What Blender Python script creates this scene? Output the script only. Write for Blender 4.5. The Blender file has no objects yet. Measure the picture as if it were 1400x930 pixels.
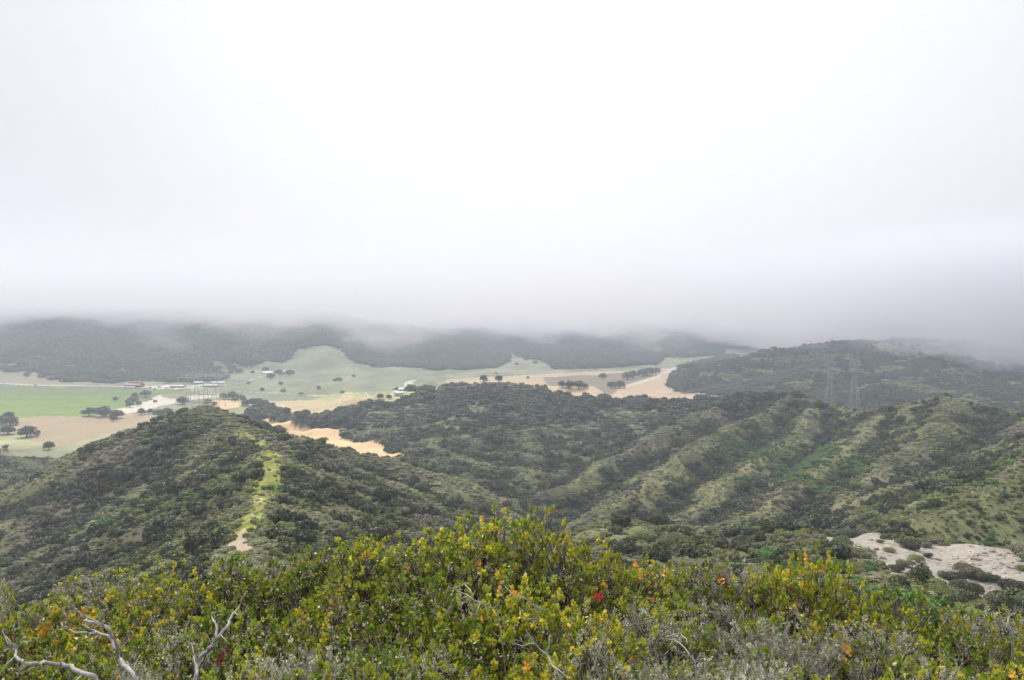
import bpy, math, random
import numpy as np
rng = np.random.default_rng(7)
random.seed(7)
R = math.radians
scene = bpy.context.scene
COL = scene.collection

# ------------------------------------------------------------ camera
F, CU, CV, PITCH = 1057.0, 700.0, 465.0, R(-1.9)
cam_d = bpy.data.cameras.new("camera"); cam = bpy.data.objects.new("camera", cam_d); COL.objects.link(cam)
cam_d.sensor_width = 36; cam_d.lens = 36*F/1400; cam_d.clip_start = 0.1; cam_d.clip_end = 40000
cam.rotation_euler = (R(90)+PITCH, 0, 0); cam.location = (0, 0, 0)
scene.camera = cam

# ------------------------------------------------------------ world, sun, exposure
SUN_EL, SUN_AZ = R(45), R(-24)           # ahead of the camera, a little to the right
world = bpy.data.worlds.new("World"); scene.world = world; world.use_nodes = True
def build_world():
    nt = world.node_tree; n = nt.nodes; L = nt.links; n.clear()
    out = n.new("ShaderNodeOutputWorld"); bg = n.new("ShaderNodeBackground")
    sky = n.new("ShaderNodeTexSky"); sky.sky_type = 'NISHITA'; sky.sun_disc = False
    sky.sun_elevation = SUN_EL; sky.sun_rotation = SUN_AZ
    tc = n.new("ShaderNodeTexCoord")
    ge, ga = R(36), R(5)          # where the cloud is thinnest
    sd = (math.cos(ge)*math.sin(ga), math.cos(ge)*math.cos(ga), math.sin(ge))
    nrm = n.new("ShaderNodeVectorMath"); nrm.operation = 'NORMALIZE'; L.new(tc.outputs["Generated"], nrm.inputs[0])
    dot = n.new("ShaderNodeVectorMath"); dot.operation = 'DOT_PRODUCT'; dot.inputs[1].default_value = sd
    L.new(nrm.outputs[0], dot.inputs[0])
    glow = n.new("ShaderNodeMapRange"); glow.interpolation_type = 'SMOOTHSTEP'
    glow.inputs[1].default_value = 0.70; glow.inputs[2].default_value = 1.0
    L.new(dot.outputs["Value"], glow.inputs[0])
    # slow mottling of the cloud base
    no = n.new("ShaderNodeTexNoise"); no.inputs["Scale"].default_value = 1.6; no.inputs["Detail"].default_value = 4
    mp = n.new("ShaderNodeMapping"); mp.inputs["Scale"].default_value = (1, 1, 2.6)
    L.new(nrm.outputs[0], mp.inputs[0]); L.new(mp.outputs[0], no.inputs["Vector"])
    nm = n.new("ShaderNodeMapRange"); nm.inputs[1].default_value = .25; nm.inputs[2].default_value = .75
    nm.inputs[3].default_value = .965; nm.inputs[4].default_value = 1.035
    L.new(no.outputs[0], nm.inputs[0])
    ov = n.new("ShaderNodeMix"); ov.data_type = 'RGBA'
    ov.inputs[6].default_value = SKY_A; ov.inputs[7].default_value = SKY_B
    L.new(glow.outputs[0], ov.inputs[0])
    sc_ = n.new("ShaderNodeVectorMath"); sc_.operation = 'SCALE'
    L.new(ov.outputs[2], sc_.inputs[0]); L.new(nm.outputs[0], sc_.inputs["Scale"])
    sep = n.new("ShaderNodeSeparateXYZ"); L.new(nrm.outputs[0], sep.inputs[0])
    zr = n.new("ShaderNodeMapRange"); zr.interpolation_type = 'SMOOTHSTEP'; zr.inputs[1].default_value = .36; zr.inputs[2].default_value = .85
    zr.inputs[3].default_value = 1.0; zr.inputs[4].default_value = ZENITH; L.new(sep.outputs["Z"], zr.inputs[0])
    sz = n.new("ShaderNodeVectorMath"); sz.operation = 'SCALE'; L.new(sc_.outputs[0], sz.inputs[0]); L.new(zr.outputs[0], sz.inputs["Scale"]); sc_ = sz
    s2 = n.new("ShaderNodeVectorMath"); s2.operation = 'SCALE'; s2.inputs["Scale"].default_value = 0.1
    L.new(sky.outputs[0], s2.inputs[0])
    mx = n.new("ShaderNodeMix"); mx.data_type = 'RGBA'; mx.inputs[0].default_value = 0.94   # overcast deck over the blue
    L.new(s2.outputs[0], mx.inputs[6]); L.new(sc_.outputs[0], mx.inputs[7])
    L.new(mx.outputs[2], bg.inputs[0]); bg.inputs[1].default_value = 1.0
    L.new(bg.outputs[0], out.inputs[0])
SKY_A = (0.80, 0.795, 0.838, 1); SKY_B = (1.10, 1.09, 1.09, 1); ZENITH = 1.9   # an overcast sky is brighter overhead than near the horizon
build_world()
sun_d = bpy.data.lights.new("sun", 'SUN'); sun_d.energy = 3.8; sun_d.angle = R(6); sun_d.color = (1, .95, .87)
sun = bpy.data.objects.new("sun", sun_d); COL.objects.link(sun)
sun.rotation_euler = (R(90)-SUN_EL, 0, math.pi-SUN_AZ); sun.location = (0, 0, 60)
vs = scene.view_settings; scene.display_settings.display_device = 'sRGB'
vs.view_transform = 'Standard'; vs.look = 'None'; vs.exposure = 0.0; vs.gamma = 1.0; vs.use_curve_mapping = False
cy = scene.cycles
cy.use_denoising = True
try: cy.denoiser = 'OPENIMAGEDENOISE'
except Exception: pass
cy.max_bounces = 6; cy.diffuse_bounces = 3; cy.glossy_bounces = 2; cy.transmission_bounces = 4
cy.transparent_max_bounces = 8; cy.volume_bounces = 4
cy.use_adaptive_sampling = True; cy.adaptive_threshold = 0.02

# ------------------------------------------------------------ helpers
def P(u, v, d):
    """world point seen at photo pixel (u, v) at depth d metres along +Y"""
    a = (u-CU)/F; b = -(v-CV)/F
    fy, fz = math.cos(PITCH), math.sin(PITCH)
    dy = fy - b*fz; dz = fz + b*fy
    return (a/dy*d, d, dz/dy*d)
def project(x, y, z):
    fy, fz = math.cos(PITCH), math.sin(PITCH)
    c = y*fy + z*fz; b = -y*fz + z*fy
    c = np.maximum(c, 1e-3)
    return CU + F*x/c, CV - F*b/c
_perm = np.random.default_rng(3).integers(0, 2**16, 4096)
def _h(ix, iy, s):
    return _perm[(ix*73 + iy*1031 + s*197 + (ix*iy) % 911) & 4095]
def noise(x, y, s=0):
    x = np.asarray(x, float); y = np.asarray(y, float)
    ix = np.floor(x).astype(np.int64); iy = np.floor(y).astype(np.int64)
    fx = x-ix; fy = y-iy
    u = fx*fx*fx*(fx*(fx*6-15)+10); v = fy*fy*fy*(fy*(fy*6-15)+10)
    def g(a, b, dx, dy):
        t = _h(a, b, s)*(2*math.pi/65536)
        return np.cos(t)*dx + np.sin(t)*dy
    n00 = g(ix, iy, fx, fy); n10 = g(ix+1, iy, fx-1, fy)
    n01 = g(ix, iy+1, fx, fy-1); n11 = g(ix+1, iy+1, fx-1, fy-1)
    return (n00*(1-u)+n10*u)*(1-v) + (n01*(1-u)+n11*u)*v
def fbm(x, y, s=0, o=4):
    r = 0; a = 1.0; f = 1.0
    for i in range(o):
        r = r + a*noise(x*f+13.7*i, y*f-7.1*i, s+i); a *= .5; f *= 2.03
    return r
def sstep(a, b, x):
    t = np.clip((x-a)/(b-a), 0, 1); return t*t*(3-2*t)

# ------------------------------------------------------------ terrain function
FLOOR = -130.0; CARVE = .35
W = lambda *p: ('w', p)
RIDGES = [  # (points, side slope, roundness, gully amplitude, gully wavelength)
 # the hill the camera stands on, running out along the ridge with the path
 ([(0,-400,-10),(-5,-60,-1.5),(0,-1,-1.7),(0,3,-3.7),(-1,9,-4.5),(-8,35,-13),(-20,70,-24),P(338,768,105),P(345,722,150),P(355,694,185),
   P(371,650,235),P(372,612,310),P(335,589,390),P(275,555,440),P(230,567,452),P(190,584,470),P(140,607,500),P(90,634,530),P(40,664,550)], .58, 4, .10, 34),
 ([P(335,586,395),P(400,596,418),P(470,617,408),P(540,637,400),P(600,656,390),P(655,688,382)], .60, 8, .12, 30),
 ([P(355,694,185),P(300,730,200),P(230,770,215)], .45, 8, .08, 20),
 ([P(371,640,250),P(300,655,300),P(230,690,310),P(150,730,305)], .45, 8, .08, 20),
 ([P(300,580,400),P(210,625,400),P(120,680,390),P(40,720,370)], .45, 9, .08, 22),
 # low spur on the far left
 ([P(-300,600,600),P(-120,615,610),P(-40,628,600),P(40,640,590),P(100,640,620)], .30, 20, .1, 30),
 ([P(-60,625,600),P(-10,660,520),P(40,700,450)], .35, 15, .1, 25),
 # brown middle hill
 ([P(440,576,830),P(500,560,850),P(540,549,880),P(600,536,900),P(690,523,930),P(735,528,945),P(800,541,940),P(850,549,930),P(900,548,900),P(940,552,860)], .20, 30, .1, 45),
 ([P(690,523,930),P(650,560,790),P(610,600,640),P(590,628,560)], .22, 22, .1, 35),
 ([P(600,536,900),P(560,575,760),P(520,600,690)], .20, 22, .1, 35),
 ([P(800,541,940),P(760,575,780),P(700,615,640),P(660,650,540)], .24, 22, .1, 35),
 ([P(900,550,900),P(850,575,780),P(790,605,660)], .24, 20, .1, 35),
 # big right hill and its spurs
 ([P(900,562,800),P(960,554,760),P(1010,546,740),P(1080,543,720),P(1130,552,700),P(1180,566,680),P(1210,560,645),P(1290,544,600),P(1320,550,600),P(1400,566,580),P(1520,575,570),P(1700,570,560)], .50, 9, .12, 34),
 ([P(1000,549,742),P(940,572,680),P(880,602,610),P(800,648,540),P(700,697,480)], .62, 4, .08, 28),
 ([P(1080,545,718),P(1010,580,630),P(930,625,530),P(860,672,460),P(800,717,420)], .64, 3, .08, 26),
 ([P(1120,552,700),P(1080,600,580),P(1000,655,470),P(940,700,400),P(890,735,360)], .62, 4, .08, 26),
 ([P(1210,560,645),P(1180,600,540),P(1110,650,440),P(1040,700,370),P(980,735,330)], .60, 5, .08, 26),
 ([P(1300,547,600),P(1270,590,500),P(1210,645,410),P(1160,690,360)], .60, 5, .08, 26),
 ([P(1420,568,580),P(1385,602,480),P(1340,640,420)], .58, 5, .08, 26),
 # near right spur, knoll and bare saddle
 ([P(1600,550,360),P(1480,596,315),P(1400,636,280),P(1330,677,250),P(1268,716,225),P(1215,745,212)], .50, 3, .04, 16),
 ([(3,12,-5.2),(22,48,-20),(45,88,-33),P(1175,752,140),P(1270,757,146),P(1370,768,136),P(1480,785,120),(130,60,-30)], .34, 16, .05, 16),
 ([P(1150,752,152),P(1060,748,178),P(1000,746,192),P(940,731,210),P(870,717,230),P(815,732,240)], .42, 9, .06, 16),
 # far left range
 ([(-3200,2600,20),P(-100,425,2600),P(100,424,2500),P(200,428,2500),P(340,424,2550),P(430,430,2700),P(500,442,2900),P(560,448,3200)], .20, 60, .07, 170),
 ([P(20,430,2500),P(30,478,1950),P(10,500,1700)], .22, 40, .07, 90),
 ([P(130,430,2500),P(130,468,2000),P(125,508,1620)], .22, 40, .07, 90),
 ([P(300,430,2500),P(265,468,2050),P(225,500,1760)], .22, 40, .07, 90),
 ([P(430,440,2700),P(385,468,2250),P(340,486,1900)], .20, 40, .07, 90),
 # far middle range
 ([P(450,436,3400),P(700,440,3600),P(1000,440,3500),P(1250,436,3300),P(1600,432,3000),(3200,2700,20)], .16, 80, .06, 190),
 ([P(600,446,3400),P(600,472,2700),P(600,495,2180)], .16, 60, .07, 110),
 ([P(800,448,3400),P(770,476,2700),P(770,500,2050)], .16, 60, .07, 110),
 ([P(950,450,3300),P(900,478,2600),P(880,500,2050)], .16, 60, .07, 110),
 # right middle range
 ([P(965,524,1260),P(1000,504,1380),P(1040,492,1500),P(1100,481,1550),P(1180,469,1600),P(1225,466,1600),P(1300,469,1600),P(1400,484,1500),P(1520,484,1480),P(1800,480,1400)], .27, 35, .09, 80),
 ([P(1180,469,1600),P(1130,505,1350),P(1080,530,1180)], .24, 30, .12, 60),
 ([P(1300,469,1600),P(1260,500,1350),P(1220,535,1120)], .24, 30, .12, 60),
 ([P(1450,484,1500),P(1400,515,1250),P(1370,545,1020)], .24, 30, .12, 60),
]
def hfun(x, y, detail=True):
    x = np.asarray(x, float); y = np.asarray(y, float); shp = x.shape
    x = x.ravel(); y = y.ravel()
    r = np.hypot(x, y)
    wa = np.clip((r-60)/400, 0, 1)
    wx = x + wa*(10*noise(x/60, y/60, 11) + 2.5*noise(x/22, y/22, 12))
    wy = y + wa*(10*noise(x/60, y/60, 21) + 2.5*noise(x/22, y/22, 22))
    h = FLOOR + 1.2*fbm(x/160, y/160, 5, 3)
    h = h + 110*sstep(3800, 7000, r)       # the land climbs slowly to a far plateau
    for k, (pts, slope, rnd, ga, gl) in enumerate(RIDGES):
        xs = [p[0] for p in pts]; ys = [p[1] for p in pts]; zm = max(p[2] for p in pts)
        reach = (zm-FLOOR+12)/slope + rnd*1.5 + 20
        m = (wx > min(xs)-reach) & (wx < max(xs)+reach) & (wy > min(ys)-reach) & (wy < max(ys)+reach)
        if not m.any(): continue
        qx, qy, hh = wx[m], wy[m], h[m]
        hr = np.full(qx.shape, -1e9); dm = np.full(qx.shape, 1e9)
        for a, b in zip(pts[:-1], pts[1:]):
            ex, ey = b[0]-a[0], b[1]-a[1]; l2 = ex*ex+ey*ey
            tx, ty = qx-a[0], qy-a[1]
            t = np.clip((tx*ex+ty*ey)/l2, 0, 1)
            d = np.hypot(tx-t*ex, ty-t*ey)
            hr = np.maximum(hr, a[2]+(b[2]-a[2])*t - slope*(np.sqrt(d*d+rnd*rnd)-rnd)); dm = np.minimum(dm, d)
        ex, ey = xs[-1]-xs[0], ys[-1]-ys[0]; l = math.hypot(ex, ey)
        al = (qx*ex+qy*ey)/l
        g = noise(al/gl + .5*noise(qx/gl/1.5, qy/gl/1.5, 41), dm/(gl*5)+k*3.1, 40)
        hr = hr + ga*(2.9 if gl < 60 else 2.0)*g*np.clip(dm-rnd*.4, 0, 3*gl)
        kk = 1.2+rnd*.14
        q = np.clip(.5+.5*(hr-hh)/kk, 0, 1)
        h[m] = hh*(1-q)+hr*q + kk*q*(1-q)
    h = h - (CARVE*sstep(1.5, 4.5, r)+.5*sstep(1, 6, x)+.03*np.clip(r-8, 0, 60))*(1-sstep(80, 125, r))
    if not detail: return h.reshape(shp)
    up = np.clip((h-FLOOR)/12, 0, 1)
    near = np.clip((r-12)/60, 0.0, 1)
    h = h + up*near*(1.5*fbm(x/26, y/26, 60, 3)*np.clip(r/300, .35, 3) + .35*noise(x/5, y/5, 70))
    h = h + .18*fbm(x/2.2, y/2.2, 80, 3)*(1-near)
    return h.reshape(shp)
def hit(uv, dmin=60, dmax=6000):
    """plan points where the photo rays through uv meet the ground beyond dmin"""
    uv = np.asarray(uv, float)
    ds = np.geomspace(dmin, dmax, 900)
    p1 = np.array([P(u, v, 1.0) for u, v in uv])
    X = p1[:, 0:1]*ds; Y = np.repeat(ds[None], len(uv), 0); Z = p1[:, 2:3]*ds
    H = hfun(X, Y)
    below = Z < H
    idx = np.where(below.any(1), below.argmax(1), len(ds)-1)
    i = np.arange(len(uv))
    # linear refinement
    j = np.maximum(idx-1, 0)
    g0 = Z[i, j]-H[i, j]; g1 = Z[i, idx]-H[i, idx]
    t = np.where(np.abs(g0-g1) > 1e-9, g0/(g0-g1+1e-12), 1); t = np.clip(t, 0, 1)
    d = ds[j]+(ds[idx]-ds[j])*t
    return np.stack([p1[:, 0]*d, d, hfun(p1[:, 0]*d, d)], 1)
def inpoly(x, y, poly):
    r = np.zeros(x.shape, bool); n = len(poly); j = n-1
    for i in range(n):
        xi, yi = poly[i][:2]; xj, yj = poly[j][:2]
        if abs(yj-yi) > 1e-9:
            c = ((yi > y) != (yj > y)) & (x < (xj-xi)*(y-yi)/(yj-yi)+xi)
            r ^= c
        j = i
    return r
def seg_dist(x, y, pts):
    best = np.full(x.shape, 1e9)
    for a, b in zip(pts[:-1], pts[1:]):
        ex, ey = b[0]-a[0], b[1]-a[1]; l2 = ex*ex+ey*ey+1e-9
        t = np.clip(((x-a[0])*ex+(y-a[1])*ey)/l2, 0, 1)
        best = np.minimum(best, np.hypot(x-a[0]-t*ex, y-a[1]-t*ey))
    return best
#==TERRAIN_END==

# ------------------------------------------------------------ mesh + material helpers
def mesh_np(name, V, polys, tint=None, mats=(), smooth=False):
    """V (n,3); polys list of (m,k) index arrays; tint per-vertex (n,3)"""
    me = bpy.data.meshes.new(name)
    V = np.asarray(V, np.float32)
    me.vertices.add(len(V)); me.vertices.foreach_set('co', V.ravel())
    polys = [np.asarray(p, np.int32) for p in polys if len(p)]
    li = np.concatenate([p.ravel() for p in polys]); tot = np.concatenate([np.full(len(p), p.shape[1]) for p in polys])
    st = np.concatenate([[0], np.cumsum(tot)[:-1]]).astype(np.int32)
    me.loops.add(len(li)); me.loops.foreach_set('vertex_index', li.astype(np.int32))
    me.polygons.add(len(tot)); me.polygons.foreach_set('loop_start', st)
    if smooth: me.polygons.foreach_set('use_smooth', np.ones(len(tot), bool))
    if tint is not None:
        at = me.color_attributes.new('tint', 'FLOAT_COLOR', 'POINT')
        c = np.ones((len(V), 4), np.float32); c[:, :3] = tint
        at.data.foreach_set('color', c.ravel())
    for m in mats: me.materials.append(m)
    me.update(calc_edges=True)
    return me
def add(name, me, parent=None, loc=None):
    o = bpy.data.objects.new(name, me); COL.objects.link(o)
    if parent is not None: o.parent = parent
    if loc is not None: o.location = loc
    return o
def tag(o, label=None, cat=None, group=None, kind=None):
    if label: o['label'] = label
    if cat: o['category'] = cat
    if group: o['group'] = group
    if kind: o['kind'] = kind
    return o
def empty(name, loc, rz=0.0, sc=1.0):
    o = bpy.data.objects.new(name, None); COL.objects.link(o)
    o.location = loc; o.rotation_euler = (0, 0, rz); o.scale = (sc, sc, sc) if np.isscalar(sc) else sc
    o.empty_display_size = .3
    return o
class MB:
    """collects boxes, bars and polygons, builds ONE mesh"""
    def __init__(s): s.v = []; s.f = []
    def poly(s, pts, faces):
        n = len(s.v); s.v += [tuple(p) for p in pts]; s.f += [tuple(i+n for i in f) for f in faces]; return s
    def box(s, x0, x1, y0, y1, z0, z1):
        return s.poly([(x0,y0,z0),(x1,y0,z0),(x1,y1,z0),(x0,y1,z0),(x0,y0,z1),(x1,y0,z1),(x1,y1,z1),(x0,y1,z1)],
            [(0,3,2,1),(4,5,6,7),(0,1,5,4),(1,2,6,5),(2,3,7,6),(3,0,4,7)])
    def tube(s, pts, rad, n=5):
        pts = [np.array(p, float) for p in pts]; rad = [rad]*len(pts) if np.isscalar(rad) else rad
        base = len(s.v); m = len(pts)
        for i, p in enumerate(pts):
            t = pts[min(i+1, m-1)]-pts[max(i-1, 0)]; t /= np.linalg.norm(t)+1e-9
            a = np.cross(t, (0.31, 0.17, 0.93) if abs(t[2]) < .9 else (1, 0, 0)); a /= np.linalg.norm(a)+1e-9
            b = np.cross(t, a)
            for k in range(n):
                w = 2*math.pi*k/n; s.v.append(tuple(p+(a*math.cos(w)+b*math.sin(w))*rad[i]))
        for i in range(m-1):
            for k in range(n):
                q = base+i*n; s.f.append((q+k, q+(k+1) % n, q+n+(k+1) % n, q+n+k))
        s.f.append(tuple(base+k for k in range(n))[::-1]); s.f.append(tuple(base+(m-1)*n+k for k in range(n)))
        return s
    def mesh(s, name, mat, smooth=False):
        me = bpy.data.meshes.new(name); me.from_pydata(s.v, [], s.f); me.materials.append(mat)
        if smooth: me.polygons.foreach_set('use_smooth', [True]*len(me.polygons))
        return me
    def build(s, name, mat, parent=None, smooth=False): return add(name, s.mesh(name, mat, smooth), parent)

def mat_plain(name, col, rough=.8, var=.15, scale=3.0, spec=.3, metal=0.0, bump=0.0):
    """plain painted / weathered surface with procedural blotches"""
    m = bpy.data.materials.new(name); m.use_nodes = True; nt = m.node_tree; b = nt.nodes['Principled BSDF']
    tc = nt.nodes.new('ShaderNodeTexCoord'); no = nt.nodes.new('ShaderNodeTexNoise')
    no.inputs['Scale'].default_value = scale; no.inputs['Detail'].default_value = 6
    nt.links.new(tc.outputs['Object'], no.inputs['Vector'])
    hs = nt.nodes.new('ShaderNodeHueSaturation'); hs.inputs['Color'].default_value = (*col, 1)
    mr = nt.nodes.new('ShaderNodeMapRange'); mr.inputs[1].default_value = .3; mr.inputs[2].default_value = .7
    mr.inputs[3].default_value = 1-var; mr.inputs[4].default_value = 1+var
    nt.links.new(no.outputs[0], mr.inputs[0]); nt.links.new(mr.outputs[0], hs.inputs['Value'])
    nt.links.new(hs.outputs[0], b.inputs['Base Color'])
    b.inputs['Roughness'].default_value = rough; b.inputs['Specular IOR Level'].default_value = spec; b.inputs['Metallic'].default_value = metal
    if bump:
        bp = nt.nodes.new('ShaderNodeBump'); bp.inputs['Strength'].default_value = bump; bp.inputs['Distance'].default_value = .02
        nt.links.new(no.outputs[0], bp.inputs['Height']); nt.links.new(bp.outputs[0], b.inputs['Normal'])
    return m
def mat_leaf(name, col, var_obj=.25, hue=.02, trans=.3, rough=.55, spec=.3, use_tint=True, tr_col=None, patch=0.0):
    """foliage: per-face tint attribute x base colour, per-plant variation, some light through the leaf"""
    m = bpy.data.materials.new(name); m.use_nodes = True; nt = m.node_tree; N = nt.nodes; L = nt.links
    b = N['Principled BSDF']; out = N['Material Output']
    hs = N.new('ShaderNodeHueSaturation')
    base = N.new('ShaderNodeMix'); base.data_type = 'RGBA'; base.blend_type = 'MULTIPLY'; base.inputs[0].default_value = 1
    base.inputs[6].default_value = (*col, 1)
    if use_tint:
        at = N.new('ShaderNodeVertexColor'); at.layer_name = 'tint'; L.new(at.outputs[0], base.inputs[7])
    else: base.inputs[7].default_value = (1, 1, 1, 1)
    L.new(base.outputs[2], hs.inputs['Color'])
    oi = N.new('ShaderNodeObjectInfo')
    mv = N.new('ShaderNodeMapRange'); mv.inputs[3].default_value = 1-var_obj; mv.inputs[4].default_value = 1+var_obj
    L.new(oi.outputs['Random'], mv.inputs[0])
    if patch:      # stands of lighter and darker plants across the slopes
        ge = N.new('ShaderNodeNewGeometry'); no = N.new('ShaderNodeTexNoise'); no.inputs['Scale'].default_value = .03; no.inputs['Detail'].default_value = 5
        L.new(ge.outputs['Position'], no.inputs['Vector'])
        mp = N.new('ShaderNodeMapRange'); mp.inputs[1].default_value = .35; mp.inputs[2].default_value = .65
        mp.inputs[3].default_value = 1-patch; mp.inputs[4].default_value = 1+patch
        L.new(no.outputs[0], mp.inputs[0]); mu = N.new('ShaderNodeMath'); mu.operation = 'MULTIPLY'
        L.new(mv.outputs[0], mu.inputs[0]); L.new(mp.outputs[0], mu.inputs[1]); L.new(mu.outputs[0], hs.inputs['Value'])
    else: L.new(mv.outputs[0], hs.inputs['Value'])
    mh = N.new('ShaderNodeMapRange'); mh.inputs[3].default_value = .5-hue; mh.inputs[4].default_value = .5+hue
    ma = N.new('ShaderNodeMath'); ma.operation = 'MULTIPLY'; ma.inputs[1].default_value = 7.31
    mf = N.new('ShaderNodeMath'); mf.operation = 'FRACT'
    L.new(oi.outputs['Random'], ma.inputs[0]); L.new(ma.outputs[0], mf.inputs[0]); L.new(mf.outputs[0], mh.inputs[0]); L.new(mh.outputs[0], hs.inputs['Hue'])
    L.new(hs.outputs[0], b.inputs['Base Color'])
    b.inputs['Roughness'].default_value = rough; b.inputs['Specular IOR Level'].default_value = spec
    tr = N.new('ShaderNodeBsdfTranslucent'); ms = N.new('ShaderNodeMixShader'); ms.inputs[0].default_value = trans
    tm = N.new('ShaderNodeMix'); tm.data_type = 'RGBA'; tm.blend_type = 'MULTIPLY'; tm.inputs[0].default_value = 1
    tm.inputs[7].default_value = (*(tr_col or (1.5, 1.5, .7)), 1); L.new(hs.outputs[0], tm.inputs[6]); L.new(tm.outputs[2], tr.inputs[0])
    L.new(b.outputs[0], ms.inputs[1]); L.new(tr.outputs[0], ms.inputs[2]); L.new(ms.outputs[0], out.inputs[0])
    return m

# ------------------------------------------------------------ land cover regions (plan polygons on the ground)
def region(uv, dmin=60): return hit(uv, dmin)
G = {}
G['green_field'] = region([(-60,526),(0,527),(30,527),(60,529),(150,529),(200,530),(262,531),(250,536),(212,541),(196,548),(186,554),(172,560),(150,563),(130,568),(60,570),(0,570),(-60,572)], 500)
G['stubble_field'] = region([(12,571),(60,570),(130,568),(150,568),(196,565),(226,561),(212,572),(180,585),(150,592),(112,604),(64,614),(44,602),(22,592),(4,584)], 500)
G['gravel_yard'] = [region([(156,560),(178,556),(196,550),(209,547),(212,541),(224,541),(240,546),(262,541),(292,540),(291,544),(262,547),(238,551),(215,557),(196,562),(172,566),(160,566)], 500),
                    region([(198,527),(222,527),(240,529),(262,527),(262,531),(236,533),(212,532)], 500)]
G['bright_field'] = [region([(288,548),(331,547),(325,557),(306,560),(286,558)], 500),
                     region([(366,572),(404,576),(436,584),(468,596),(486,600),(506,608),(522,613),(548,620),(556,626),(500,625),(440,612),(380,592),(350,578)], 500)]
G['harvested_field'] = [region([(610,519),(640,517),(700,514),(770,510),(850,507),(928,502),(930,508),(916,512),(913,530),(921,536),(1012,538),(1004,545),(940,549),(870,548),(800,546),(735,532),(690,523),(640,527),(620,528)], 700)]
G['fallow'] = region([(742,516),(800,513),(862,510),(903,512),(880,519),(852,527),(800,532),(764,528)], 700)
G['dry_meadow'] = region([(310,549),(360,549),(440,547),(512,545),(500,552),(470,560),(430,572),(380,564),(340,556)], 500)
G['sun_meadow'] = region([(420,540),(500,539),(560,536),(600,529),(618,530),(560,548),(520,552),(470,552),(440,548)], 500)
G['pale_slope'] = region([(-80,497),(10,497),(30,505),(60,508),(76,504),(120,520),(165,522),(160,527),(60,525),(-80,525)], 500)
G['tongue'] = region([(402,473),(478,472),(470,488),(500,499),(600,506),(690,504),(720,488),(748,490),(760,504),(900,506),(905,492),(985,487),(990,492),(930,501),(600,530),(330,545),(290,530),(300,500),(340,497),(400,487)], 500)
G['slope_glade'] = [region([(18,492),(62,485),(60,492),(42,497),(24,497)], 700), region([(156,499),(175,501),(200,510),(222,508),(226,522),(160,524)], 700),
                    region([(290,493),(312,492),(318,505),(300,520),(290,510)], 700), region([(1182,471),(1250,468),(1290,482),(1400,487),(1400,494),(1290,493),(1240,484),(1200,480)], 700),
                    region([(208,458),(222,457),(226,462),(210,466)], 900), region([(133,472),(137,474),(136,484),(132,482)], 900), region([(226,476),(234,480),(236,488),(231,487)], 900)]
CAP = region([(396,452),(396,474),(420,476),(440,473),(460,476),(490,473),(490,452)], 700)
TOP = region([(404,474),(440,471),(474,473),(466,482),(478,492),(500,500),(400,500),(388,494),(402,484)], 700)
WOODS = [region(q, 700) for q in (
    [(466,470),(470,488),(485,495),(500,499),(560,502),(600,506),(640,506),(680,503),(693,493),(690,470)],
    [(715,475),(712,489),(745,494),(760,504),(800,505),(900,499),(905,489),(985,486),(985,470)],
    [(918,507),(912,520),(920,532),(960,536),(1010,537),(1060,530),(1060,480),(1000,486),(940,500)],
    [(12,498),(20,509),(60,504),(72,515),(80,521),(165,524),(160,512),(155,497),(100,492)],
    [(165,480),(158,497),(185,506),(222,508),(225,520),(262,523),(300,520),(303,492),(340,498),(360,496),(400,488),(405,475),(380,465)])]
ROADS = [(region([(322,535),(380,538),(440,541),(500,537),(541,540)], 500), 1.6), (region([(262,531),(330,524),(366,512)], 600), 1.8), (region([(-80,525),(0,524),(60,527),(150,528),(200,529)], 500), 5.0),
         (region([(856,528),(880,521),(905,512),(922,503)], 700), 6.0),
         (region([(541,540),(548,535),(560,530),(556,524),(566,520)], 600), 6.0),
         (region([(262,529),(275,526),(300,525)], 500), 6.0)]
DSL = [P(1215,745,212),P(1268,716,226),P(1330,677,251),P(1400,636,281),P(1480,596,316),P(1600,550,361),P(1700,700,220),P(1400,745,165),P(1260,748,190)]
PATH = list(hit([(330,752),(322,742),(330,728),(345,708),(352,690),(362,668),(366,645),(364,622),(356,604),(345,596),(325,590)], 90, 600))
BARE = list(hit([(1126,742),(1150,732),(1178,727),(1208,732),(1236,746),(1300,745),(1362,747),(1388,760),(1402,775),(1410,800),(1380,812),(1340,832),(1318,822),(1300,806),(1262,796),(1215,784),(1196,772),(1180,770),(1160,756)], 85, 300))

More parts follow.
